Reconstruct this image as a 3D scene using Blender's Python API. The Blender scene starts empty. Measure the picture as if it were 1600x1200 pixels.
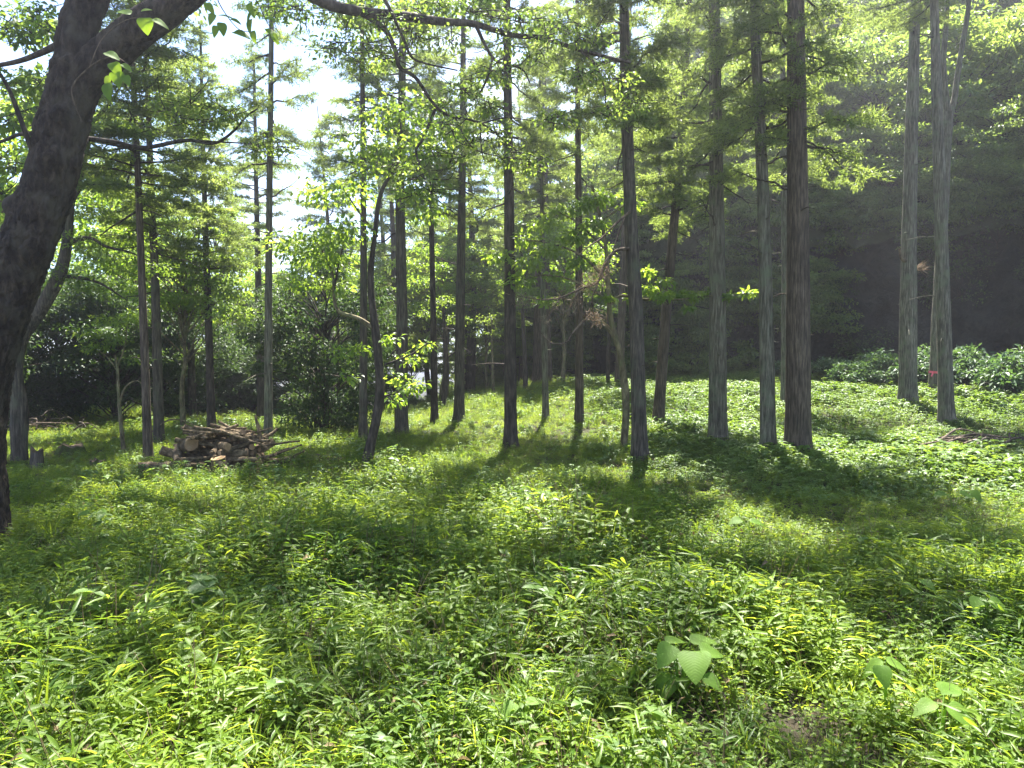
import bpy, math, random
import numpy as np
from mathutils import Vector, Matrix

R = math.radians
sc = bpy.context.scene
col = sc.collection

# ------------------------------------------------------------------ camera
FPX = 1164.0                       # focal length in pixels of the 1600 px wide photograph
CAM_H = 1.62
PITCH = R(1.5)
cam_d = bpy.data.cameras.new('camera')
cam_d.sensor_width = 36.0
cam_d.lens = 36.0 * FPX / 1600.0
cam_d.clip_start = 0.05
cam_d.clip_end = 3000.0
cam = bpy.data.objects.new('camera', cam_d)
col.objects.link(cam)
cam.location = (0, 0, CAM_H)
cam.rotation_euler = (R(90) - PITCH, 0, 0)
sc.camera = cam

# ------------------------------------------------------------------ sky, sun, exposure
SUN_EL = R(64.0)
SUN_AZ = R(6.0)                    # from the view axis towards the right
world = bpy.data.worlds.new('World')
sc.world = world
world.use_nodes = True
wn, wl = world.node_tree.nodes, world.node_tree.links
wn.clear()
w_out = wn.new('ShaderNodeOutputWorld')
w_bg = wn.new('ShaderNodeBackground')
w_sky = wn.new('ShaderNodeTexSky')
w_sky.sky_type = 'NISHITA'
w_sky.sun_disc = False
w_sky.sun_elevation = SUN_EL
w_sky.sun_rotation = SUN_AZ
w_sky.air_density = 1.0
w_sky.dust_density = 0.25
w_sky.altitude = 1200.0
w_sky.ozone_density = 2.0
w_tc = wn.new('ShaderNodeTexCoord')
w_map = wn.new('ShaderNodeMapping')
w_map.inputs['Scale'].default_value = (1.0, 1.0, 2.2)
w_no = wn.new('ShaderNodeTexNoise')
w_no.inputs['Scale'].default_value = 2.3
w_no.inputs['Detail'].default_value = 8.0
w_no.inputs['Roughness'].default_value = 0.58
w_rmp = wn.new('ShaderNodeValToRGB')
w_rmp.color_ramp.elements[0].position = 0.49
w_rmp.color_ramp.elements[1].position = 0.70
w_mix = wn.new('ShaderNodeMix')
w_mix.data_type = 'RGBA'
w_mix.inputs[7].default_value = (4.0, 4.1, 4.6, 1)       # sunlit cloud, in the sky's own units
wl.new(w_tc.outputs['Generated'], w_map.inputs['Vector'])
wl.new(w_map.outputs['Vector'], w_no.inputs['Vector'])
wl.new(w_no.outputs['Fac'], w_rmp.inputs['Fac'])
wl.new(w_rmp.outputs['Color'], w_mix.inputs[0])
wl.new(w_sky.outputs['Color'], w_mix.inputs[6])
wl.new(w_mix.outputs[2], w_bg.inputs['Color'])
w_bg.inputs['Strength'].default_value = 0.07
wl.new(w_bg.outputs['Background'], w_out.inputs['Surface'])

sun_d = bpy.data.lights.new('sun', 'SUN')
sun_d.energy = 5.0
sun_d.angle = R(0.53)
sun_d.color = (1.0, 0.95, 0.86)
sun = bpy.data.objects.new('sun', sun_d)
col.objects.link(sun)
sdir = Vector((math.sin(SUN_AZ) * math.cos(SUN_EL), math.cos(SUN_AZ) * math.cos(SUN_EL), math.sin(SUN_EL)))
sun.rotation_euler = sdir.to_track_quat('Z', 'Y').to_euler()
sun.location = (0, 0, 30)

sc.view_settings.view_transform = 'Standard'
sc.view_settings.look = 'None'
sc.view_settings.gamma = 1.0
sc.view_settings.use_curve_mapping = False
sc.view_settings.exposure = 2.72
sc.render.engine = 'CYCLES'
sc.cycles.use_denoising = True
sc.cycles.max_bounces = 7
sc.cycles.diffuse_bounces = 4
sc.cycles.glossy_bounces = 2
sc.cycles.transmission_bounces = 4
sc.cycles.volume_bounces = 0
sc.cycles.sample_clamp_indirect = 6.0
sc.cycles.caustics_reflective = False
sc.cycles.caustics_refractive = False

# ------------------------------------------------------------------ helpers
def smooth(t):
    t = np.clip(t, 0.0, 1.0)
    return t * t * (3 - 2 * t)

def terrain(x, y):
    x = np.asarray(x, float); y = np.asarray(y, float)
    h = 1.0 * smooth((y - 12) / 15) * smooth((x + 5) / 7)
    h = h + 0.25 * smooth((x - 5) / 8) * smooth((y - 9) / 8)
    h = h - 5.0 * smooth((y - 27) / 25) * (1 - smooth((x + 4) / 10))
    h = h + 0.03 * np.sin(x * 1.3 + 0.7 * y) * np.sin(y * 0.9 - 0.4 * x) + 0.02 * np.sin(x * 3.1 + 1.0) * np.sin(y * 2.7)
    return h

def gz(x, y):
    return float(terrain(x, y))

CP, SP = math.cos(PITCH), math.sin(PITCH)
def ray(px, py):
    rx, up = (px - 800) / FPX, (600 - py) / FPX
    return rx, CP + up * SP, -SP + up * CP
def at(px, py, Y):                 # the point seen at a pixel, Y metres in front of the camera
    x, y, z = ray(px, py)
    k = Y / y
    return Vector((x * k, Y, CAM_H + z * k))
def hit(px, py, lift=.10):         # the spot whose low weeds are seen at a pixel
    x, y, z = ray(px, py)
    t = 1.0
    while t < 90:
        if CAM_H + z * t < gz(x * t, y * t) + lift:
            break
        t += 0.02
    return Vector((x * t, y * t, gz(x * t, y * t)))

def catmull(P, n):
    P = np.array([tuple(p) for p in P], float)
    if len(P) == 2:
        t = np.linspace(0, 1, n)[:, None]
        return P[0] * (1 - t) + P[1] * t
    Q = np.vstack([2 * P[0] - P[1], P, 2 * P[-1] - P[-2]])
    out = []
    m = len(P) - 1
    for u in np.linspace(0, m - 1e-6, n):
        i = int(u); f = u - i
        a, b, c, d = Q[i], Q[i + 1], Q[i + 2], Q[i + 3]
        out.append(0.5 * (2 * b + (c - a) * f + (2 * a - 5 * b + 4 * c - d) * f * f + (3 * b - a - 3 * c + d) * f ** 3))
    return np.array(out)

def unit(a):
    return a / np.maximum(np.linalg.norm(a, axis=-1, keepdims=True), 1e-9)

class MB:
    """collects faces; build() makes ONE mesh object"""
    def __init__(s):
        s.V = []; s.F = []; s.A = []; s.M = []; s.S = []; s.n = 0
    def add(s, V, faces, rnd=0.5, mat=0, smoothf=False):
        V = np.asarray(V, float).reshape(-1, 3)
        s.V.append(V)
        s.A.append(np.broadcast_to(np.asarray(rnd, float), (len(V),)).copy())
        for f in faces:
            f = np.asarray(f, int)
            s.F.append(f + s.n)
            s.M.append(np.full(len(f), mat)); s.S.append(np.full(len(f), smoothf))
        s.n += len(V)
    def tube(s, P, rad, n=8, mat=0, rnd=0.5, ridge=0.0, lump=0.0, seed=0, seg=None, cap=False):
        P = np.asarray(P, float)
        rad = np.asarray(rad, float)
        T = unit(np.gradient(P, axis=0))
        N = np.zeros_like(P)
        ref = np.array([1.0, 0, 0]) if abs(T[0][0]) < 0.9 else np.array([0, 1.0, 0])
        v = ref - T[0] * ref.dot(T[0]); v /= np.linalg.norm(v)
        for i in range(len(P)):
            v = v - T[i] * v.dot(T[i]); v /= max(np.linalg.norm(v), 1e-9)
            N[i] = v
        B = np.cross(T, N)
        a = np.linspace(0, 2 * np.pi, n, endpoint=False)
        rg = np.random.default_rng(seed)
        rr = rad[:, None] * np.ones(n)[None]
        if ridge or lump:
            d = np.concatenate([[0], np.cumsum(np.linalg.norm(np.diff(P, axis=0), axis=1))])
            m = np.zeros((len(P), n))
            for k in (2, 3, 5, 8, 11):
                if k * 2 > n: break
                m += ridge * rg.uniform(.5, 1) / (1 + .2 * k) * np.sin(k * a[None] + rg.uniform(0, 6.3) + rg.uniform(-.35, .35) * d[:, None] + rg.uniform(.2, .8) * np.sin(d[:, None] * rg.uniform(.5, 1.5)))
            for k in range(4):
                m += lump * np.sin(rg.uniform(1.5, 7) * d[:, None] + rg.uniform(0, 6.3) + rg.integers(1, 3) * a[None])
            rr = rr * (1 + m)
        V = P[:, None] + rr[..., None] * (np.cos(a)[None, :, None] * N[:, None] + np.sin(a)[None, :, None] * B[:, None])
        i = np.arange(len(P) - 1)[:, None] * n; j = np.arange(n)[None]; j2 = (j + 1) % n
        F = np.stack([i + j, i + j2, i + n + j2, i + n + j], -1).reshape(-1, 4)
        fs = [F]
        if cap:
            fs += [np.arange(n)[::-1][None], (np.arange(n) + (len(P) - 1) * n)[None]]
        s.add(V, fs, rnd, mat, True)
        return V
    def leaves(s, P, D, N, L, W, rnd, mat=0, fold=0.12, droop=0.12):
        """diamond leaves of two triangles"""
        n = len(P)
        D = unit(D); S = unit(np.cross(D, N)); N = unit(np.cross(S, D))
        L = np.broadcast_to(L, (n,))[:, None]; W = np.broadcast_to(W, (n,))[:, None]
        m = P + D * L * .42
        V = np.stack([P, m + S * W * .5 + N * W * fold, P + D * L - N * L * droop, m - S * W * .5 + N * W * fold], 1)
        s.add(V, [np.arange(n * 4).reshape(n, 4)], np.repeat(np.broadcast_to(rnd, (n,)), 4), mat)
    def fine_leaves(s, P, D, N, L, W, rnd, mat=0, fold=0.15, droop=0.3, wide=.35):
        """folded, curved leaves of eight triangles"""
        n = len(P)
        D = unit(D); S = unit(np.cross(D, N)); N = unit(np.cross(S, D))
        L = np.broadcast_to(L, (n,))[:, None]; W = np.broadcast_to(W, (n,))[:, None]
        dr = np.broadcast_to(droop, (n,))[:, None]
        def mid(t): return P + D * L * t - N * L * dr * t * t
        m1, m2, tip = mid(wide), mid(.7), mid(1.0)
        w1, w2 = W * .5, W * .36
        up = N * W * fold
        V = np.stack([P, m1 + S * w1 + up, m1, m1 - S * w1 + up, m2 + S * w2 + up * .7, m2, m2 - S * w2 + up * .7, tip], 1)
        b = np.arange(n)[:, None] * 8
        q = np.concatenate([b + np.array([1, 2, 5, 4]), b + np.array([2, 3, 6, 5])])
        t = np.concatenate([b + np.array([0, 2, 1]), b + np.array([0, 3, 2]), b + np.array([4, 5, 7]), b + np.array([5, 6, 7])])
        s.add(V, [q, t], np.repeat(np.broadcast_to(rnd, (n,)), 8), mat, True)
    def blades(s, P, D, L, W, bend, rnd, mat=0):
        """long grass blades of three bent pieces"""
        n = len(P)
        D = unit(D)
        H = D.copy(); H[:, 2] = 0; H = unit(H)
        S = unit(np.cross(D, np.array([0, 0, 1.0])))
        L = np.broadcast_to(L, (n,))[:, None]; W = np.broadcast_to(W, (n,))[:, None]; bend = np.broadcast_to(bend, (n,))[:, None]
        def pt(t): return P + D * L * t + (H * .6 - np.array([0, 0, 1.0])) * L * bend * t * t
        rows = []
        for t, w in ((0, .6), (.35, 1), (.7, .75)):
            rows += [pt(t) - S * W * .5 * w, pt(t) + S * W * .5 * w]
        rows.append(pt(1.0))
        V = np.stack(rows, 1)
        b = np.arange(n)[:, None] * 7
        q = np.concatenate([b + np.array([0, 1, 3, 2]), b + np.array([2, 3, 5, 4])])
        s.add(V, [q, b + np.array([4, 5, 6])], np.repeat(np.broadcast_to(rnd, (n,)), 7), mat, True)
    def mesh(s, name, mats):
        me = bpy.data.meshes.new(name)
        V = np.concatenate(s.V).astype(np.float32)
        me.vertices.add(len(V)); me.vertices.foreach_set('co', V.ravel())
        loops = np.concatenate([f.ravel() for f in s.F]).astype(np.int32)
        tot = np.concatenate([np.full(len(f), f.shape[1]) for f in s.F])
        st = np.concatenate([[0], np.cumsum(tot)[:-1]]).astype(np.int32)
        me.loops.add(len(loops)); me.loops.foreach_set('vertex_index', loops)
        me.polygons.add(len(st)); me.polygons.foreach_set('loop_start', st)
        me.polygons.foreach_set('material_index', np.concatenate(s.M).astype(np.int32))
        me.polygons.foreach_set('use_smooth', np.concatenate(s.S).astype(bool))
        at_ = me.attributes.new('rnd', 'FLOAT', 'POINT')
        at_.data.foreach_set('value', np.concatenate(s.A).astype(np.float32))
        for m in (mats if isinstance(mats, (list, tuple)) else [mats]):
            me.materials.append(m)
        me.update(calc_edges=True)
        return me
    def build(s, name, mats, parent=None, loc=(0, 0, 0)):
        return link(name, s.mesh(name, mats), parent, loc)

def link(name, me, parent=None, loc=(0, 0, 0)):
    o = bpy.data.objects.new(name, me)
    col.objects.link(o)
    o.parent = parent
    o.location = loc
    return stuff_part(o) if parent else o
def tag(o, label=None, cat=None, group=None, kind=None):
    if label: o['label'] = label
    if cat: o['category'] = cat
    if group: o['group'] = group
    if kind: o['kind'] = kind
    return o
def stuff_part(o):
    if o.name.split('.')[0] in ('branches', 'crown', 'twigs', 'dead_branch', 'dead_foliage', 'withered_tuft'): o['kind'] = 'stuff'
    return o
def thing(name, loc, label, cat, group=None, rz=0.0):
    o = link(name, None, None, loc)
    o.empty_display_size = 0.2
    o.rotation_euler.z = rz
    return tag(o, label, cat, group)

# ------------------------------------------------------------------ materials
def nodes_of(name):
    m = bpy.data.materials.new(name)
    m.use_nodes = True
    n, l = m.node_tree.nodes, m.node_tree.links
    n.clear()
    return m, n, l, n.new('ShaderNodeOutputMaterial')

def leaf_mat(name, c0, c1, t0, t1, trans=0.45, rough=0.45, spec=0.5, inst=False, veins=False):
    """c0..c1 the upper side's colours, t0..t1 the light that comes through"""
    m, n, l, out = nodes_of(name)
    at_ = n.new('ShaderNodeAttribute'); at_.attribute_name = 'rnd'
    fac = at_.outputs['Fac']
    if inst:
        oi = n.new('ShaderNodeObjectInfo')
        ma = n.new('ShaderNodeMath'); ma.operation = 'MULTIPLY_ADD'; ma.inputs[1].default_value = 0.45
        mb = n.new('ShaderNodeMath'); mb.operation = 'MULTIPLY'; mb.inputs[1].default_value = 0.55
        l.new(fac, mb.inputs[0]); l.new(oi.outputs['Random'], ma.inputs[0]); l.new(mb.outputs[0], ma.inputs[2])
        fac = ma.outputs[0]
        ge = n.new('ShaderNodeNewGeometry')
        nz = n.new('ShaderNodeTexNoise'); nz.inputs['Scale'].default_value = .9; nz.inputs['Detail'].default_value = 4
        l.new(ge.outputs['Position'], nz.inputs['Vector'])
        mc = n.new('ShaderNodeMath'); mc.operation = 'MULTIPLY_ADD'; mc.inputs[1].default_value = 1.5; mc.inputs[2].default_value = -.75
        l.new(nz.outputs['Fac'], mc.inputs[0])
        md_ = n.new('ShaderNodeMath'); md_.operation = 'ADD'; md_.use_clamp = True
        l.new(mc.outputs[0], md_.inputs[0]); l.new(fac, md_.inputs[1])
        fac = md_.outputs[0]
    def ramp(a, b):
        r = n.new('ShaderNodeMix'); r.data_type = 'RGBA'
        r.inputs[6].default_value = (*a, 1); r.inputs[7].default_value = (*b, 1)
        l.new(fac, r.inputs[0])
        return r.outputs[2]
    p = n.new('ShaderNodeBsdfPrincipled')
    p.inputs['Roughness'].default_value = rough
    p.inputs['Specular IOR Level'].default_value = spec
    l.new(ramp(c0, c1), p.inputs['Base Color'])
    t = n.new('ShaderNodeBsdfTranslucent')
    if veins:
        tc = n.new('ShaderNodeTexCoord'); mp = n.new('ShaderNodeMapping')
        sp = n.new('ShaderNodeSeparateXYZ'); l.new(tc.outputs['Object'], sp.inputs[0])
        ab = n.new('ShaderNodeMath'); ab.operation = 'ABSOLUTE'; l.new(sp.outputs['Y'], ab.inputs[0])
        sb = n.new('ShaderNodeMath'); sb.operation = 'MULTIPLY_ADD'; sb.inputs[1].default_value = -.8
        l.new(ab.outputs[0], sb.inputs[0]); l.new(sp.outputs['X'], sb.inputs[2])
        si = n.new('ShaderNodeMath'); si.operation = 'MULTIPLY'; si.inputs[1].default_value = 75
        sn = n.new('ShaderNodeMath'); sn.operation = 'SINE'; l.new(sb.outputs[0], si.inputs[0]); l.new(si.outputs[0], sn.inputs[0])
        bp = n.new('ShaderNodeBump'); bp.inputs['Strength'].default_value = .1; bp.inputs['Distance'].default_value = .002
        l.new(sn.outputs[0], bp.inputs['Height']); l.new(bp.outputs[0], p.inputs['Normal']); l.new(bp.outputs[0], t.inputs['Normal'])
    l.new(ramp(t0, t1), t.inputs['Color'])
    mx = n.new('ShaderNodeMixShader'); mx.inputs[0].default_value = trans
    l.new(p.outputs[0], mx.inputs[1]); l.new(t.outputs[0], mx.inputs[2])
    l.new(mx.outputs[0], out.inputs['Surface'])
    return m

def bark_mat(name, dark, light, sx=34.0, sz=3.4, bump=0.9, moss=None, dist=0.02, patch=2.0):
    """long vertical fibres, patches and furrows"""
    m, n, l, out = nodes_of(name)
    tc = n.new('ShaderNodeTexCoord')
    mp = n.new('ShaderNodeMapping'); mp.inputs['Scale'].default_value = (sx, sx, sz)
    l.new(tc.outputs['Object'], mp.inputs['Vector'])
    n1 = n.new('ShaderNodeTexNoise'); n1.inputs['Scale'].default_value = 1.0; n1.inputs['Detail'].default_value = 6; n1.inputs['Roughness'].default_value = .65
    l.new(mp.outputs['Vector'], n1.inputs['Vector'])
    n2 = n.new('ShaderNodeTexNoise'); n2.inputs['Scale'].default_value = patch; n2.inputs['Detail'].default_value = 5
    l.new(tc.outputs['Object'], n2.inputs['Vector'])
    r1 = n.new('ShaderNodeValToRGB')
    r1.color_ramp.elements[0].position = .36; r1.color_ramp.elements[0].color = (*[c * .5 for c in dark], 1)
    r1.color_ramp.elements[1].position = .66; r1.color_ramp.elements[1].color = (*light, 1)
    e = r1.color_ramp.elements.new(.48); e.color = (*dark, 1)
    l.new(n1.outputs['Fac'], r1.inputs['Fac'])
    mx = n.new('ShaderNodeMix'); mx.data_type = 'RGBA'; mx.blend_type = 'MULTIPLY'; mx.inputs[0].default_value = .7
    r2 = n.new('ShaderNodeValToRGB')
    r2.color_ramp.elements[0].position = .3; r2.color_ramp.elements[0].color = (.55, .55, .55, 1)
    r2.color_ramp.elements[1].position = .7; r2.color_ramp.elements[1].color = (1.25, 1.2, 1.15, 1)
    l.new(n2.outputs['Fac'], r2.inputs['Fac'])
    l.new(r1.outputs['Color'], mx.inputs[6]); l.new(r2.outputs['Color'], mx.inputs[7])
    c = mx.outputs[2]
    if moss:
        n3 = n.new('ShaderNodeTexNoise'); n3.inputs['Scale'].default_value = 5.0; n3.inputs['Detail'].default_value = 7
        l.new(tc.outputs['Object'], n3.inputs['Vector'])
        r3 = n.new('ShaderNodeValToRGB'); r3.color_ramp.elements[0].position = .5; r3.color_ramp.elements[1].position = .68
        r3.color_ramp.elements[1].color = (.75, .75, .75, 1)
        l.new(n3.outputs['Fac'], r3.inputs['Fac'])
        m3 = n.new('ShaderNodeMix'); m3.data_type = 'RGBA'; m3.inputs[7].default_value = (*moss, 1)
        l.new(r3.outputs['Color'], m3.inputs[0]); l.new(c, m3.inputs[6])
        c = m3.outputs[2]
    p = n.new('ShaderNodeBsdfPrincipled'); p.inputs['Roughness'].default_value = .9; p.inputs['Specular IOR Level'].default_value = .2
    l.new(c, p.inputs['Base Color'])
    b = n.new('ShaderNodeBump'); b.inputs['Strength'].default_value = bump; b.inputs['Distance'].default_value = dist
    l.new(n1.outputs['Fac'], b.inputs['Height']); l.new(b.outputs[0], p.inputs['Normal'])
    l.new(p.outputs[0], out.inputs['Surface'])
    return m

def rough_mat(name, stops, scale=3.0, detail=8, bump=.5, dist=.05, rough=.95):
    m, n, l, out = nodes_of(name)
    tc = n.new('ShaderNodeTexCoord')
    n1 = n.new('ShaderNodeTexNoise'); n1.inputs['Scale'].default_value = scale; n1.inputs['Detail'].default_value = detail; n1.inputs['Roughness'].default_value = .65
    l.new(tc.outputs['Object'], n1.inputs['Vector'])
    r = n.new('ShaderNodeValToRGB')
    r.color_ramp.elements[0].position = stops[0][0]; r.color_ramp.elements[0].color = (*stops[0][1], 1)
    r.color_ramp.elements[1].position = stops[-1][0]; r.color_ramp.elements[1].color = (*stops[-1][1], 1)
    for ps, c in stops[1:-1]:
        e = r.color_ramp.elements.new(ps); e.color = (*c, 1)
    l.new(n1.outputs['Fac'], r.inputs['Fac'])
    p = n.new('ShaderNodeBsdfPrincipled'); p.inputs['Roughness'].default_value = rough; p.inputs['Specular IOR Level'].default_value = .2
    l.new(r.outputs['Color'], p.inputs['Base Color'])
    b = n.new('ShaderNodeBump'); b.inputs['Strength'].default_value = bump; b.inputs['Distance'].default_value = dist
    l.new(n1.outputs['Fac'], b.inputs['Height']); l.new(b.outputs[0], p.inputs['Normal'])
    l.new(p.outputs[0], out.inputs['Surface'])
    return m

M = {}
M['soil'] = rough_mat('soil', [(.3, (.012, .010, .006)), (.5, (.028, .022, .013)), (.62, (.03, .04, .012)), (.8, (.06, .045, .025))], 9.0)
M['rock'] = rough_mat('cliff_rock', [(.25, (.008, .009, .010)), (.45, (.018, .021, .020)), (.58, (.034, .036, .030)), (.66, (.018, .028, .016)), (.8, (.04, .055, .03))], 2.2, 12, 1.0, .35)
M['hill'] = rough_mat('hill_soil', [(.3, (.012, .014, .006)), (.7, (.035, .045, .015))], 2.0, 8, 1.0, .2)
M['cedar'] = leaf_mat('cedar_needles', (.045, .082, .028), (.11, .16, .052), (.15, .23, .035), (.36, .44, .085), .52, .5, .35)
M['cedar_brown'] = leaf_mat('withered_cedar_needles', (.13, .095, .065), (.28, .22, .16), (.12, .08, .05), (.22, .16, .10), .3, .7, .2)
M['broad'] = leaf_mat('broad_leaf', (.045, .088, .018), (.09, .15, .035), (.15, .25, .02), (.34, .45, .05), .52, .45, .4)
M['bright'] = leaf_mat('young_leaf', (.06, .12, .02), (.11, .19, .035), (.20, .34, .02), (.42, .55, .06), .55, .42, .5)
M['bough'] = leaf_mat('bough_leaf', (.05, .10, .02), (.095, .165, .035), (.15, .27, .025), (.36, .46, .065), .52, .5, .3)
M['ever'] = leaf_mat('evergreen_leaf', (.022, .05, .018), (.055, .095, .03), (.05, .11, .014), (.14, .22, .03), .32, .5, .22)
M['hillleaf'] = leaf_mat('hillside_leaf', (.055, .10, .032), (.13, .20, .062), (.16, .26, .035), (.42, .52, .08), .5, .42, .5)
M['mound'] = leaf_mat('undergrowth_leaf', (.03, .075, .03), (.075, .135, .06), (.06, .14, .025), (.16, .26, .05), .35, .5, .3)
M['ground'] = leaf_mat('herb_leaf', (.034, .085, .007), (.14, .215, .018), (.11, .22, .010), (.48, .57, .05), .5, .5, .22, True)
M['grass'] = leaf_mat('grass_leaf', (.036, .088, .007), (.15, .23, .02), (.12, .23, .010), (.49, .57, .05), .5, .45, .3, True)
M['nettle'] = leaf_mat('nettle_leaf', (.055, .115, .022), (.13, .205, .045), (.15, .27, .02), (.34, .46, .05), .42, .46, .34, True)
M['bigleaf'] = leaf_mat('large_leaf', (.08, .16, .02), (.14, .23, .04), (.20, .37, .015), (.42, .58, .04), .5, .55, .16, veins=True)
M['bark_brown'] = bark_mat('cedar_bark_brown', (.070, .058, .048), (.16, .135, .108), moss=(.085, .09, .06))
M['bark_red'] = bark_mat('cedar_bark_reddish', (.078, .060, .047), (.175, .138, .105))
M['bark_grey'] = bark_mat('cedar_bark_grey', (.10, .092, .070), (.24, .225, .18), moss=(.13, .145, .09))
M['bark_dark'] = bark_mat('dark_bark', (.046, .037, .031), (.11, .09, .074), 20, 4, .8)
M['bark_pale'] = bark_mat('pale_bark', (.12, .10, .06), (.26, .22, .13), 16, 5, .5, moss=(.13, .15, .06))
M['bark_big'] = bark_mat('old_furrowed_bark', (.030, .022, .018), (.085, .064, .050), 19, 6, 1.0, moss=(.085, .072, .055), dist=.06, patch=2.6)
M['bark_log'] = bark_mat('log_bark', (.10, .075, .046), (.27, .205, .13), 14, 5, .8, patch=3.0)
M['log_end'] = rough_mat('cut_wood', [(.3, (.16, .10, .055)), (.5, (.26, .17, .095)), (.75, (.36, .26, .16))], 9.0, 6, .3, .01)
M['log_end_dark'] = rough_mat('weathered_cut_wood', [(.3, (.05, .035, .025)), (.7, (.13, .095, .065))], 9.0, 6, .4, .01)
M['twig'] = bark_mat('dead_twig', (.10, .075, .055), (.22, .17, .13), 20, 6, .4)
M['moss'] = rough_mat('mossy_wood', [(.3, (.035, .03, .018)), (.55, (.06, .075, .02)), (.75, (.10, .12, .035))], 8.0, 8, .8, .03)
m, n, l, o_ = nodes_of('pink_tape')
p_ = n.new('ShaderNodeBsdfPrincipled'); p_.inputs['Base Color'].default_value = (.75, .10, .14, 1); p_.inputs['Roughness'].default_value = .45
l.new(p_.outputs[0], o_.inputs['Surface']); M['tape'] = m
m, n, l, o_ = nodes_of('red_tape')
p_ = n.new('ShaderNodeBsdfPrincipled'); p_.inputs['Base Color'].default_value = (.62, .07, .03, 1); p_.inputs['Roughness'].default_value = .5
l.new(p_.outputs[0], o_.inputs['Surface']); M['tape2'] = m

# ------------------------------------------------------------------ ground
def grid_mesh(name, X, Y, Z, mat):
    mb = MB()
    r, c = X.shape
    i = np.arange(r - 1)[:, None] * c; j = np.arange(c - 1)[None]
    F = np.stack([i + j, i + j + 1, i + c + j + 1, i + c + j], -1).reshape(-1, 4)
    mb.add(np.stack([X, Y, Z], -1), [F], .5, 0, True)
    return mb.build(name, mat)
ux = np.concatenate([-np.geomspace(300, 24, 14), np.linspace(-22, 26, 150), np.geomspace(28, 300, 14)])
uy = np.concatenate([-np.geomspace(120, 8, 10), np.linspace(-6, 40, 150), np.geomspace(42, 700, 20)])
GX, GY = np.meshgrid(ux, uy)
tag(grid_mesh('ground', GX, GY, terrain(GX, GY), M['soil']), kind='structure')

# ------------------------------------------------------------------ cliff and hill on the right
hill_base = np.array([(-3, 37), (0.5, 32.5), (4, 29.8), (9, 27.8), (14, 25.6), (19, 22), (25, 17), (33, 11), (42, 4)], float)
hb = catmull(np.c_[hill_base, np.zeros(len(hill_base))], 120)[:, :2]
ht = unit(np.gradient(hb, axis=0))
hn = np.c_[-ht[:, 1], ht[:, 0]]                     # away from the clearing
us = np.linspace(0, 1, len(hb))
cliff_h = 0.6 + 6.4 * smooth((us - .03) / .28)
def hill_z(i, d):                                    # height of the hill d metres behind the cliff's foot
    b = gz(*hb[i])
    return b + cliff_h[i] + 13.0 * smooth(us[i] / .30 + .12) * smooth((d - .5) / 22) + .12 * d
rg = np.random.default_rng(4)
nv = 26
CX = np.zeros((nv, len(hb))); CY = CX.copy(); CZ = CX.copy()
for r in range(nv):
    t = r / (nv - 1)
    off = 0.25 + 1.1 * t ** 1.5 + .35 * np.sin(us * 70 + 3 * t) * t + .28 * np.sin(us * 171 + t * 7) + .22 * np.sin(us * 37 - t * 11) + .3 * np.sin(us * 260 + 9 * np.sin(t * 6)) * np.sin(t * 14 + us * 40) + rg.normal(0, .16, len(hb))
    P = hb + hn * off[:, None]
    CX[r], CY[r] = P.T
    CZ[r] = terrain(*hb.T) - .6 + (cliff_h + .7) * t
tag(grid_mesh('cliff', CX, CY, CZ, M['rock']), kind='structure')
dd = np.concatenate([[-.1, .5], np.linspace(1.1, 60, 40)])
HX = np.zeros((len(dd), len(hb))); HY = HX.copy(); HZ = HX.copy()
for r, d in enumerate(dd):
    P = hb + hn * d
    HX[r], HY[r] = P.T
    HZ[r] = [hill_z(i, d) for i in range(len(hb))] + rg.normal(0, .12, len(hb)) - (2.2 if d < 0 else .9 if d < 1 else 0)
tag(grid_mesh('hill', HX, HY, HZ, M['hill']), kind='structure')

LAND = [(-400, 'left edge'), (40, 'massive trunk'), (230, 'reddish slender cedar'), (327, 'dark cedar behind pile'), (419, 'pale narrow cedar'), (580, 'crooked tree'), (627, 'streaked cedar'), (719, 'flared cedar'), (798, 'centre cedar'), (904, 'lone brown cedar'), (988, 'slanting cedar'), (1045, 'right leaning cedar'), (1121, 'stout grey cedar'), (1196, 'slim grey cedar'), (1247, 'thickest trunk'), (1420, 'stubbed cedar'), (1470, 'taped trunk'), (1560, 'right edge'), (9999, 'right edge')]
def between(x, y):
    px = 800 + x / y * FPX
    if px >= 1560: return 'at the right edge'
    if px <= 40: return 'at the left edge'
    for (a, na), (b, nb) in zip(LAND, LAND[1:]):
        if a <= px < b: return 'between %s and %s' % (na, nb)
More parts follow.
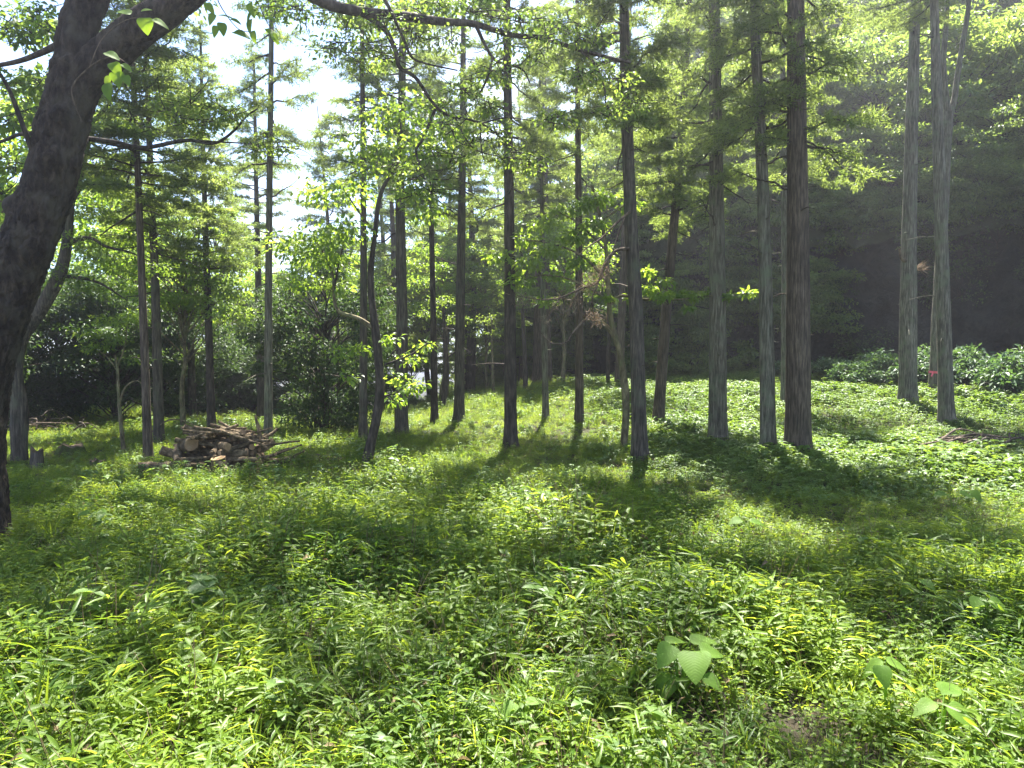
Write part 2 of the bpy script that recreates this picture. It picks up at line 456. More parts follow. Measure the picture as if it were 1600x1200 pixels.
# ------------------------------------------------------------------ crowns (meshes shared by copies)
def cedar_crown(seed, dens=1.0, nb=62, LC=9.0, RM=1.55, bare=6):
    """foliage and branches of a conifer, its axis on z from 0 to LC, RM wide below"""
    rg = np.random.default_rng(seed)
    lf, br = MB(), MB()
    P, D, N, L, W, C = [], [], [], [], [], []
    for b in range(nb + bare):
        dead = b >= nb
        u = rg.uniform(-.16, .10) if dead else ((b + rg.uniform(0, 1)) / nb) ** 1.1
        z = u * LC
        az = b * 2.39996 + rg.normal(0, .5)
        ln = RM * (max(1 - u, .0) ** .75) * rg.uniform(.55, 1.2) + .12
        if not dead and u < .12: ln *= rg.uniform(.6, 1.05)
        if dead: ln = RM * rg.uniform(.25, .8)
        el = R(-10 + 44 * max(u, 0) + rg.normal(0, 15))
        out = np.array([math.cos(az), math.sin(az), 0.0])
        t = np.linspace(0, 1, 7)[:, None]
        pts = np.array([0, 0, z]) + out * ln * t * math.cos(el) + np.array([0, 0, 1.0]) * ln * (math.sin(el) * t - .16 * t ** 1.5 + .14 * t ** 3)
        pts[1:] += rg.normal(0, .025 * ln, (6, 3))
        br.tube(pts, np.linspace(.012 + .012 * ln, .004, 7), 5)
        side = np.cross(out, [0, 0, 1.0])
        nn = max(3, int((5 + 7 * ln / RM) * (1 if not dead else .5)))
        for k in range(nn):
            tt = .22 + .78 * (k + rg.uniform(0, 1)) / nn
            i = min(int(tt * 6), 5); f = tt * 6 - i
            p0 = pts[i] * (1 - f) + pts[i + 1] * f
            sg = -1 if k % 2 else 1
            sd = out * rg.uniform(.35, .9) + side * sg * rg.uniform(.5, 1.0) + np.array([0, 0, rg.uniform(-.35, .25)])
            sd /= np.linalg.norm(sd)
            sl = ln * rg.uniform(.2, .42) * (1.1 - .55 * tt) + .08
            q = p0 + sd * sl * np.linspace(0, 1, 4)[:, None] - np.array([0, 0, 1.0]) * .18 * sl * np.linspace(0, 1, 4)[:, None] ** 2
            br.tube(q, np.linspace(.006, .003, 4), 3)
            if dead: continue
            nt = max(3, int(sl / .042 * dens))
            bright = rg.uniform(0, 1)
            for s_ in range(nt):
                u2 = (s_ + rg.uniform(0, 1)) / nt
                pp = p0 + sd * sl * u2 - np.array([0, 0, 1.0]) * .18 * sl * u2 * u2
                m_ = 9
                dv = sd * .7 + rg.normal(0, .7, (m_, 3)) + np.array([0, 0, -.1])
                P.append(np.repeat(pp[None], m_, 0) + rg.normal(0, .035, (m_, 3))); D.append(dv)
                N.append(np.array([0, 0, 1.0]) + rg.normal(0, .7, (m_, 3)))
                L.append(rg.uniform(.06, .14, m_)); W.append(rg.uniform(.014, .028, m_))
                C.append(np.clip(.55 * bright + .45 * rg.uniform(0, 1, m_), 0, 1))
    P, D, N, L, W, C = map(np.concatenate, (P, D, N, L, W, C))
    lf.leaves(P, D, N, L, W, C, fold=.1, droop=.08)
    return lf, br

def clump_leaves(mb, rg, c, rad, n, leaf, flat=.42, mat=0, base=None, fine=False, ratio=.5):
    """leaves spread through one bough's volume, lying in loose layers"""
    v = unit(rg.normal(0, 1, (n, 3))) * (rg.uniform(0, 1, n) ** .45)[:, None]
    P = np.asarray(c) + v * np.array([rad, rad, rad * flat])
    D = v * np.array([1, 1, .3]) + rg.normal(0, .5, (n, 3)); D[:, 2] -= .25
    N = np.array([0, 0, 1.0]) + rg.normal(0, .45, (n, 3))
    b = rg.uniform(0, 1) if base is None else base
    L = leaf * rg.uniform(.65, 1.3, n)
    f = mb.fine_leaves if fine else mb.leaves
    f(P, D, N, L, L * ratio * rg.uniform(.8, 1.2, n), np.clip(.55 * b + .45 * rg.uniform(0, 1, n), 0, 1), mat)

def broad_crown(seed, H, zc, rx, rz, K, Mn, leaf, clump, flat=.42, trunk=.09, low=-1.0, lean=0.0):
    """a broadleaved tree or bush: trunk, boughs, foliage; origin at its foot"""
    rg = np.random.default_rng(seed)
    lf, br, tr = MB(), MB(), MB()
    zt = zc + rz * .55
    k = 9
    wob = np.cumsum(rg.normal(0, .05, (k, 2)), axis=0)
    tp = np.c_[wob[:, 0] + lean * np.linspace(0, 1, k) ** 1.5, wob[:, 1], np.linspace(-.15, zt, k)]
    tp[0, :2] = tp[1, :2] = 0
    tpc = catmull(tp, 24)
    rr = trunk * (1 - .8 * np.linspace(0, 1, 24)); rr[:3] *= [1.5, 1.25, 1.1]
    tr.tube(tpc, rr, 10, ridge=.08, lump=.03, seed=seed)
    cs = []
    while len(cs) < K:
        v = rg.normal(0, 1, 3); v /= np.linalg.norm(v)
        v *= rg.uniform(.25, 1) ** .5
        if v[2] < low: continue
        p = np.array([v[0] * rx, v[1] * rx, zc + v[2] * rz])
        if p[2] < .25: continue
        cs.append(p)
    for p in cs:
        zs = np.clip(p[2] - rg.uniform(.25, .6) * rx, .15, zt)
        i = int(zs / zt * 23); a = tpc[min(i, 23)]
        mid = (a + p) / 2 + np.array([0, 0, .12 * np.linalg.norm(p - a)]) + rg.normal(0, .08, 3)
        br.tube(catmull([a, mid, p], 7), np.linspace(trunk * .32, .006, 7), 5)
        for t in range(3):
            q = p + rg.normal(0, 1, 3) * np.array([clump, clump, clump * flat]) * .7
            br.tube(catmull([(a + p * 3) / 4, (p + q) / 2 + rg.normal(0, .04, 3), q], 4), np.linspace(.008, .003, 4), 3)
        clump_leaves(lf, rg, p, clump * rg.uniform(.65, 1.3), int(Mn * rg.uniform(.6, 1.4)), leaf, flat)
    return lf, br, tr

CEDAR = []
for s_, (dn, nb, rm) in enumerate(((1.1, 68, 1.6), (1.05, 58, 1.6), (1.2, 76, 1.65), (.85, 48, 1.5))):
    lf, br = cedar_crown(11 + s_, dn, nb, 9.0, rm)
    CEDAR.append((lf.mesh('cedar_foliage', M['cedar']), br.mesh('cedar_branches', M['bark_dark'])))

def cedar(name, pts, wpx, H, cb, cr, bark, label, group=None, var=0, depth=None, gap=None, cat='tree', shift=0.0, sides=22):
    """pts: pixels up the trunk from its foot; wpx: its width in pixels; H, cb: tree height, crown base"""
    b = hit(*pts[0]) if depth is None else None
    if b is None:
        b = at(pts[0][0], pts[0][1], depth); b.z = gz(b.x, b.y)
    W_ = [b] + [at(px, py, b.y) for px, py in pts[1:]]
    d = (W_[-1] - W_[-2]); d = d / d.z
    d = Vector((d.x * .6, d.y, 1.0))
    top = W_[-1] + d * (b.z + H - W_[-1].z)
    W_.append(top)
    W_[0] = W_[0] - Vector((0, 0, .12))
    T = thing(name, b, label, cat, group)
    P = catmull(W_, 60) - np.array(b)
    z = P[:, 2]
    r0 = wpx / FPX * b.y / 2
    rad = r0 * (1.06 - .80 * np.clip(z / H, 0, 1) ** 1.15) * (1 + .38 * np.exp(-np.clip(z, 0, 9) / .22))
    seed = int(pts[0][0])
    mb = MB()
    mb.tube(P, np.maximum(rad, .012), sides, ridge=.045, lump=.008, seed=seed)
    rs = np.random.default_rng(seed + 7)
    for k in range(11):
        zz = rs.uniform(1.2, min(cb + 1.5, 8.0)); j = int(np.argmin(abs(z - zz))); a_ = rs.uniform(0, 6.28)
        o_ = np.array([math.cos(a_), math.sin(a_), rs.uniform(-.25, .35)]); ln = rs.uniform(.04, .16) if k < 8 else rs.uniform(.3, .8)
        p0 = P[j] + o_ * np.array([1, 1, 0]) * rad[j] * .85
        mb.tube(catmull([p0, p0 + o_ * ln * .5 + rs.normal(0, .01, 3), p0 + o_ * ln + np.array([0, 0, -.12 * ln])], 5), np.linspace(.014, .004, 5), 5)
    for k in range(6):
        a_ = k * 1.05 + rs.uniform(0, .6); o_ = np.array([math.cos(a_), math.sin(a_), 0]); q = r0 * rs.uniform(1.5, 2.2)
        mb.tube(catmull([P[0] + o_ * r0 * .55 + np.array([0, 0, .42]), P[0] + o_ * r0 * 1.12 + np.array([0, 0, .2]), P[0] + o_ * q + np.array([0, 0, .02])], 6), np.linspace(r0 * .22, r0 * .3, 6), 6)
    mb.build('trunk', bark, T)
    if cr > 0:
        i = int(np.argmin(abs(z - cb)))
        lf, br = CEDAR[var]
        ax = Vector(P[-1] - P[i])
        q = ax.to_track_quat('Z', 'Y')
        for nm, me in (('crown', lf), ('branches', br)):
            o = link(nm, me, T, P[i])
            o.rotation_mode = 'QUATERNION'
            o.rotation_quaternion = q @ Matrix.Rotation(seed * 1.7, 3, 'Z').to_quaternion()
            o.scale = (cr / 1.5, cr / 1.5, ax.length / 9.0 * 1.01)
    print('%-14s %s Y=%.1f x=%.1f z=%.2f diam=%.2f' % (name, pts[0], b.y, b.x, b.z, 2 * r0))
    return T, W_, b

BB, BR, BG, BD = M['bark_brown'], M['bark_red'], M['bark_grey'], M['bark_dark']
G1 = 'cedars standing in the clearing'
TREES = [
 # the left part of the clearing
 ([(232, 713), (224, 500), (214, 240), (208, 120)], 13, 10.2, 4.2, 1.5, BR, 'slender reddish brown cedar trunk beside the left end of the wood pile', 2),
 ([(249, 690), (242, 430), (236, 300)], 14, 10.5, 4.0, 1.4, BB, 'brown cedar trunk just behind the reddish one left of the wood pile', 0),
 ([(331, 672), (325, 480), (318, 260)], 12, 9.4, 3.6, 1.3, BD, 'thin dark cedar trunk in shade behind the wood pile', 0),
 ([(419, 688), (420, 400), (424, 60)], 12.5, 13.0, 5.6, .95, BG, 'thin pale trunk of tall narrow cedar at right end of wood pile', 3),
 ([(409, 652), (404, 450), (400, 270)], 12, 10.4, 5.0, 1.2, BD, 'dark cedar trunk close behind the pale narrow one near the hedge', 1),
 # the middle
 ([(567, 685), (568, 450), (567, 250)], 12.5, 11.5, 5.4, 1.1, BB, 'thin brown cedar just behind the crooked leafy tree', 3),
 ([(627, 675), (628, 500), (625, 300), (628, 150)], 19, 12.5, 5.4, 1.35, BB, 'stout dark cedar right of the crooked tree, pale streak on its upper trunk', 1),
 ([(679, 655), (677, 500), (674, 340)], 10.5, 10.5, 5.0, 1.0, BD, 'very thin dark cedar between two stouter trunks left of centre', 1),
 ([(717, 652), (719, 480), (722, 280)], 15.5, 12.5, 5.6, 1.3, BB, 'brown cedar with flared foot, midway between crooked tree and centre trunk', 3),
 ([(798, 692), (797, 480), (795, 260), (793, 100)], 19, 12.5, 5.2, 1.05, BD, 'dark straight cedar at the very centre of the clearing', 1),
 ([(853, 650), (851, 560), (848, 420)], 9.5, 9.5, 5.0, .9, BG, 'thin mossy grey cedar in front of a thick reddish trunk', 3),
 ([(905, 655), (905, 480), (903, 200), (902, 60)], 13, 12.5, 6.6, 1.2, BR, 'brown cedar standing alone right of centre, its upper trunk against the sky gap', 1),
 # the right group
 ([(1000, 712), (994, 500), (985, 330), (976, 60)], 23, 13.0, 5.6, 1.25, BB, 'brown cedar with hanging withered branches, foot slanting right', 2),
 ([(1027, 660), (1040, 500), (1052, 360), (1066, 200)], 17, 12.0, 4.6, 1.5, BR, 'brown cedar leaning clearly to the right', 0),
 ([(1122, 695), (1121, 450), (1118, 150), (1116, 20)], 27, 13.5, 4.9, 1.35, BG, 'stout straight pale grey cedar right of the leaning one', 3),
 ([(1201, 708), (1196, 420), (1187, 180), (1179, 20)], 22, 13.0, 5.6, 1.3, BG, 'grey cedar leaning slightly left, directly left of the thickest trunk', 3),
 ([(1247, 710), (1247, 400), (1244, 120), (1243, 0)], 37, 14.0, 5.3, 1.5, BR, 'thickest reddish brown cedar trunk in the right group', 3),
 ([(1418, 630), (1420, 400), (1424, 200), (1430, 10)], 25, 15.0, 9.4, 1.4, BG, 'pale grey cedar with a broken stub, left of the pair at the right', 1),
 ([(1480, 658), (1474, 480), (1467, 250), (1460, 20)], 21, 14.0, 8.8, 1.3, BG, 'grey cedar leaning left in front of the forked taped trunk', 0),
]
TREE_AT = {}
for pts, w, H, cb, cr, bk, lab, var in TREES:
    T, W_, b = cedar('cedar_tree', pts, w, H, cb, cr, bk, lab, G1, var)
    TREE_AT[pts[0][0]] = (T, W_, b, w)
for pts, w, H, cb, cr, bk, lab, var, dep in [
 ([(842, 615), (843, 540), (844, 420)], 20, 12.5, 6.0, 1.5, BR, 'thick reddish cedar trunk far back behind the thin mossy one', 2, 27.0),
 ([(859, 620), (857, 540), (855, 420)], 9, 12.0, 5.0, 1.2, BR, 'thin tan cedar at the right flank of the far reddish trunk', 1, 26.0),
 ([(967, 637), (970, 520), (975, 400)], 13, 12, 6.4, 1.2, BR, 'tan cedar seen between the curved small tree and the slanting cedar', 3, 23.0),
 ([(1228, 640), (1228, 420), (1224, 200)], 15, 13.0, 6.0, 1.4, BG, 'grey cedar half hidden directly behind the thickest trunk', 3, 19.5),
]:
    T, W_, b = cedar('cedar_tree', pts, w, H, cb, cr, bk, lab, G1, var, dep)
    TREE_AT[pts[0][0]] = (T, W_, b, w)

# cedars farther back, behind the clearing
rnd = random.Random(5)
BACK = [(-19.5, 27, 12), (-14.6, 29, 12.5), (-12.6, 33, 11), (-6.6, 27, 13), (-5.4, 31, 14), (-4.2, 27.5, 13.5), (-2.9, 32, 15), (-1.6, 28.5, 14.5), (.4, 31, 15), (2.0, 36, 15), (-.6, 39, 16), (-4.0, 38, 15), (-8.2, 36, 12), (3.6, 38, 17), (5.6, 36, 19), (-17.5, 36, 12), (-23, 33, 13)]
for i, (x, y, H) in enumerate(BACK):
    px = 800 + x / y * FPX
    H = H * .84
    b = Vector((x, y, gz(x, y)))
    T = thing('cedar_tree', b, '%s cedar in the %s background %s' % ('tall' if H > 11.1 else 'shorter', 'far' if y > 32 else 'near', between(x, y)), 'tree', 'background cedars')
    P = catmull([(0, 0, -.1), (rnd.uniform(-.2, .2), 0, H * .5), (rnd.uniform(-.4, .4), 0, H)], 30)
    r0 = rnd.uniform(.12, .19)
    mb = MB(); mb.tube(P, r0 * (1.1 - np.linspace(0, 1, 30)), 12, ridge=.05, seed=i); mb.build('trunk', [BB, BD, BR][i % 3], T)
    cb = H * rnd.uniform(.18, .34)
    k = int(cb / H * 29)
    sc_ = rnd.uniform(1.5, 2.1) / 1.5
    for nm, me in zip(('crown', 'branches'), CEDAR[(i * 3 + 1) % 4]):
        o = link(nm, me, T, P[k]); o.rotation_euler.z = i * 1.3; o.scale = (sc_, sc_, (H - cb) / 9)

# ------------------------------------------------------------------ broadleaved copies: background, hedge, hillside
def variants(n, seed, mat, bark, **kw):
    out = []
    for i in range(n):
        lf, br, tr = broad_crown(seed + i, **kw)
        out.append((lf.mesh('foliage', mat), br.mesh('boughs', bark), tr.mesh('stem', bark)))
    return out
V_TREE = variants(3, 40, M['bright'], BD, H=8, zc=5.6, rx=2.6, rz=2.8, K=75, Mn=230, leaf=.13, clump=.62, trunk=.13, low=-.8)
V_BRIGHT = variants(2, 50, M['bright'], M['bark_pale'], H=7, zc=4.6, rx=2.1, rz=2.0, K=52, Mn=200, leaf=.12, clump=.6, flat=.3, trunk=.08, low=-.7)
V_EVER = variants(3, 60, M['ever'], BD, H=4.4, zc=2.2, rx=2.0, rz=2.2, K=80, Mn=260, leaf=.11, clump=.55, trunk=.08)
V_HEDGE = variants(2, 70, M['ever'], BD, H=2.2, zc=1.05, rx=1.5, rz=1.1, K=60, Mn=220, leaf=.09, clump=.42, trunk=.05)
V_HILL = variants(3, 80, M['hillleaf'], BD, H=4.5, zc=2.3, rx=2.3, rz=2.2, K=62, Mn=190, leaf=.16, clump=.7, flat=.26, trunk=.09)
V_CLING = variants(2, 97, M['hillleaf'], BD, H=1.6, zc=.75, rx=1.2, rz=.95, K=42, Mn=150, leaf=.12, clump=.4, flat=.32, trunk=.03)
V_IVY = variants(2, 95, M['ever'], BD, H=1.4, zc=.6, rx=1.0, rz=.9, K=26, Mn=45, leaf=.10, clump=.35, flat=.8, trunk=.02)
V_MOUND = variants(3, 90, M['mound'], BD, H=1.0, zc=.36, rx=1.2, rz=.5, K=40, Mn=95, leaf=.12, clump=.34, flat=.5, trunk=.03)

def place(vs, i, name, x, y, s, label, cat, group=None, z=None, rz=None, sz=None):
    T = thing(name, (x, y, gz(x, y) if z is None else z), label, cat, group, rnd.uniform(0, 6.28) if rz is None else rz)
    T.scale = (s, s, s if sz is None else sz)
    for nm, me in zip(('crown', 'branches', 'trunk'), vs[i % len(vs)]):
        link(nm, me, T)
    return T

# dark evergreen shrubs along the left edge
for i, (px, y, s) in enumerate([(-60, 18.5, 1.0), (40, 20.5, 1.05), (110, 21.5, 1.0), (180, 20.8, .95), (262, 22.2, 1.0), (-150, 16.5, 1.1)]):
    place(V_EVER, i, 'evergreen_shrub', (px - 800) / FPX * y, y, s, 'dark evergreen shrub of the shaded thicket, %s from the left' % ['second', 'third', 'fourth', 'fifth', 'last', 'first'][i], 'shrub', 'shrubs of the dark thicket')
for i, (px, y, s) in enumerate([(330, 23.8, .95), (392, 24.5, 1.0), (452, 24.0, .95), (548, 25, 1.0), (610, 25.0, .6)]):
    place(V_HEDGE, i, 'hedge_shrub', (px - 800) / FPX * y, y, s, 'low rounded dark hedge bush, %s from the left behind the pile' % ['first', 'second', 'third', 'fourth', 'fifth', 'sixth'][i], 'shrub', 'bushes of the low hedge')
place(V_EVER, 1, 'camellia_tree', *hit(508, 668)[:2], .88, 'dense dark green conical evergreen tree left of the crooked tree', 'tree', sz=.92)
# trees behind the left and middle
for i, (x, y, s, k) in enumerate([(-22, 24, 1.1, 0), (-17.5, 25, 1.0, 0), (-13.4, 26.5, .8, 0), (-7.6, 30, .8, 0), (-5.2, 34, .95, 0), (-2.2, 34, 1.0, 0), (.2, 35, .95, 0), (-10.6, 42, .9, 0), (-14.5, 40, .9, 0), (2.4, 33, .85, 0), (-20, 40, 1.2, 0), (-27, 34, 1.2, 0), (-12.0, 31, 1.0, 0), (-15.6, 30.5, 1.15, 0), (-9.4, 33.5, .75, 0), (-3.6, 32.5, 1.05, 0), (-.8, 33, 1.1, 0), (1.4, 32.5, .9, 0), (3.4, 34.5, 1.2, 0)]):
    place(V_TREE, i, 'broadleaf_tree', x, y, s, '%s broadleaf tree in the %s background %s' % ('big' if s > .96 else 'small', 'far' if y > 33 else 'near', between(x, y)), 'tree', 'background broadleaf trees')
for i, (px, py, y, s, lab) in enumerate([(-30, 0, 15.0, 1.25, 'bright green tree behind the massive leaning trunk at the left edge'),
                                        (285, 0, 17.5, .85, 'light green tree between the reddish trunk and the dark cedar behind the pile'),
                                        (385, 0, 27.0, .8, 'pale green sunlit bush tree beyond the hedge'),
                                        (505, 0, 25.5, 1.0, 'light green tree rising behind the dark conical evergreen'),
                                        (690, 0, 26.0, .9, 'yellow green tree between the thin dark cedar and flared cedar'),
                                        (760, 0, 27.5, .75, 'low yellow green tree just left of the centre cedar'),
                                        (880, 0, 25.5, .9, 'light green tree behind the lone brown cedar right of centre')]):
    place(V_BRIGHT, i, 'broadleaf_tree', (px - 800) / FPX * y, y, s, lab, 'tree')
for i, (px, y, s) in enumerate([(585, 26.5, .42), (645, 28.0, .5), (700, 28.5, .42), (742, 29.5, .5), (790, 30.5, .5), (835, 30.0, .45), (470, 26.5, .42), (345, 26.5, .42), (300, 25.0, .4)]):
    x = (px - 800) / FPX * y
    place(V_BRIGHT, i, 'leafy_bush', x, y, s, 'sunny bush at the far edge %s' % between(x, y), 'shrub', 'sunny bushes at the far edge', sz=s * .8)
# the hillside wood
hill_spots = []
rh = random.Random(9)
for d, st in ((1.3, 2.1), (3.6, 2.8), (6.6, 3.4), (10.5, 4.0), (15.5, 4.6)):
    s_ = 0.0
    seg = np.concatenate([[0], np.cumsum(np.linalg.norm(np.diff(hb, axis=0), axis=1))])
    while s_ < seg[-1] - 12:
        i = int(np.searchsorted(seg, s_ + rh.uniform(-.6, .6)))
        i = min(max(i, 0), len(hb) - 1)
        dj = d + rh.uniform(-.7, .7)
        p = hb[i] + hn[i] * dj
        hill_spots.append((p[0], p[1], hill_z(i, dj) - .45, d))
        s_ += st * rh.uniform(.85, 1.15)
for k, (x, y, z, d) in enumerate(hill_spots):
    s = (0.72 if d < 2 else 1.0 + .03 * d) * rh.uniform(.85, 1.2)
    first = d < 2
    place(V_HILL, k, 'hillside_tree', x, y, s,
          ('bush overhanging the dark cliff edge ' if first else 'leafy tree on the %s hillside ' % {3.6: 'lower', 6.6: 'middle', 10.5: 'upper', 15.5: 'topmost'}[d]) + between(x, y),
          'shrub' if first else 'tree', 'bushes along the cliff edge' if first else 'trees on the hillside', z=z - (.5 if first else 0))
for k in range(64):
    i = int(rh.uniform(.02, 1) ** 1.1 * 78) + 2
    px = 800 + hb[i][0] / hb[i][1] * FPX
    lo = 0.0 if px < 1180 else (.2 if px < 1290 else .62)
    f = rh.uniform(lo, 1.0)
    p = hb[i] + hn[i] * (.25 + 1.0 * f ** 1.5)
    b0 = gz(*hb[i])
    place(V_CLING, k, 'cliff_bush', p[0], p[1], rh.uniform(.75, 1.25), 'dark bush %s on the cliff face %s' % ('low' if f < .35 else 'midway' if f < .7 else 'high', between(p[0], p[1])), 'shrub', 'bushes on the cliff face', z=b0 + cliff_h[i] * f - .75)
for k in range(26):
    i = int(rh.uniform(48, 92))
    f = rh.uniform(.08, .75)
    p = hb[i] + hn[i] * (.15 + 1.0 * f ** 1.5)
    place(V_IVY, k, 'ivy_patch', p[0], p[1], rh.uniform(.6, 1.1), 'sparse ivy %s on the bare cliff face %s' % ('low' if f < .4 else 'high', between(p[0], p[1])), 'ivy', 'ivy on the cliff face', z=gz(*hb[i]) + cliff_h[i] * f - .5)
for k in range(46):
    i = int(8 + k * 1.75 + rh.uniform(-.8, .8))
    if i >= len(hb): break
    px = 800 + hb[i][0] / hb[i][1] * FPX
    f = rh.uniform(.30, .85) if px < 1290 else rh.uniform(.72, .95)
    p = hb[i] + hn[i] * .45
    place(V_HILL, k, 'hanging_bush', p[0], p[1], rh.uniform(.45, .68), 'layered bush hanging %s over the cliff %s' % ('low' if f < .55 else 'high', between(p[0], p[1])), 'shrub', 'bushes hanging over the cliff', z=gz(*hb[i]) + cliff_h[i] * f - 1.2)
# leafy mounds at the foot of the cliff
for i, (px, y, s) in enumerate([(1345, 22.3, .85), (1395, 22.6, 1.15), (1450, 22.0, 1.2), (1510, 21.8, 1.3), (1565, 20.4, 1.15), (1625, 19.8, 1.4), (1290, 24.3, .8), (1225, 25.5, .7)]):
    place(V_MOUND, i, 'leafy_bush', (px - 800) / FPX * y, y, s, 'low dark leafy bush at the cliff foot, %s from the left' % ['third', 'fourth', 'fifth', 'sixth', 'seventh', 'eighth', 'second', 'first'][i], 'shrub', 'bushes at the cliff foot')

# ------------------------------------------------------------------ custom trees
def leafy(mb, rg, spots, leaf, flat=.4, fine=True, ratio=.5, base=None):
    for (p, r, n_) in spots:
        clump_leaves(mb, rg, p, r, n_, leaf, flat, 0, base, fine, ratio)
def limb(mb, pix, w0, w1, Y, n=10, seed=0, org=(0, 0, 0), ridge=.04, lump=.05, res=None):
    """pix: pixels (px, py[, depth]); w0..w1 widths in pixels"""
    P = [at(p[0], p[1], p[2] if len(p) > 2 else Y) for p in pix]
    k = res or max(6, len(P) * 4)
    C = catmull(P, k) - np.array(org)
    ww = np.linspace(w0, w1, k) / FPX / 2
    mb.tube(C, ww * (C[:, 1] + org[1]), n, ridge=ridge, lump=lump, seed=seed)
    return C

# --- the massive leaning tree in the left foreground
Yb = 6.6
bb = at(-60, 840, Yb); bb.z = gz(bb.x, bb.y)
big = thing('old_broadleaf_tree', bb, 'massive dark leaning tree trunk forking at the left edge of the foreground', 'tree')
O = np.array(bb)
def P3(pts): return [at(px, py, Yb) for px, py in pts]
mb = MB()
C = catmull([Vector((bb.x, bb.y, bb.z - .2))] + P3([(-56, 760), (-46, 660), (-30, 560), (8, 460), (44, 380), (74, 300), (100, 200), (120, 125), (128, 95)]), 70) - O
wid = np.interp(np.linspace(0, 1, 70), [0, .06, .14, .25, .36, .48, .58, .7, .82, .93, 1], [150, 124, 102, 92, 90, 82, 74, 70, 70, 74, 60]) / FPX / 2 * Yb
C = catmull(C, 330); wid = np.interp(np.linspace(0, 1, 330), np.linspace(0, 1, 70), wid)
V = mb.tube(C, wid, 132, ridge=.05, lump=.012, seed=3)
tk = mb.build('trunk', M['bark_big'], big)
from mathutils import noise as mn
def furrow(me, C, amp):
    """carve furrows and plates into a bark mesh"""
    co = np.empty(len(me.vertices) * 3, np.float32); me.vertices.foreach_get('co', co); co = co.reshape(-1, 3)
    k = np.argmin(np.abs(co[:, None, 2] - C[None, ::6, 2]), 1)
    ax = C[::6][k]; ax[:, 2] = co[:, 2]
    q = np.c_[(co - ax) * np.array([15, 15, 0]), co[:, 2] * 5.5].astype(float)
    d = np.array([min(.55, abs(mn.noise(Vector((a, b, c + .4 * a)))) * 2.2) + .45 * abs(mn.noise(Vector((a * 2.3 + 9, b * 2.3, c * 2.6)))) + .2 * mn.noise(Vector((a * 6, b * 6, c * 6))) for a, b, _, c in q])
    co += unit(co - ax) * (amp * (d - .45))[:, None]
    me.vertices.foreach_set('co', co.ravel()); me.update()
me = tk.data
furrow(me, C, .034)
co = np.empty(len(me.vertices) * 3, np.float32); me.vertices.foreach_get('co', co); co = co.reshape(-1, 3)
for (px, py, dy, amp, rad) in [(30, 322, -.05, .09, .08), (84, 398, -.22, .10, .12), (40, 385, -.28, .04, .09), (100, 255, -.22, .06, .10), (10, 440, -.3, .04, .12), (72, 205, -.25, .05, .12), (60, 500, -.25, .08, .14), (20, 560, -.3, .08, .16), (118, 190, -.2, .05, .08), (30, 640, -.25, .07, .12)]:
    c = np.array(at(px, py, Yb)) - O + np.array([0, dy, 0])
    ax = C[np.argmin(np.abs(C[:, 2] - c[2]))]
    w = np.exp(-np.sum((co - c) ** 2, 1) / (2 * (rad * .8) ** 2))
    dv = unit(co - ax)
    co += dv * (amp * w)[:, None]
me.vertices.foreach_set('co', co.ravel()); me.update()
mb = MB(); CL = limb(mb, [(116, 135), (118, 95), (121, 55), (134, 15), (150, -30), (160, -110), (158, -220), (140, -380)], 62, 40, Yb, 90, 5, O, .05, .02, 150); furrow(mb.build('limb', M['bark_big'], big).data, CL, .028)
mb = MB(); CL = limb(mb, [(118, 140), (140, 112), (172, 84), (212, 48), (255, 18), (304, -22), (370, -90), (470, -120)], 66, 40, Yb, 90, 6, O, .05, .02, 150); limb_o = mb.build('limb', M['bark_big'], big); furrow(limb_o.data, CL, .022)
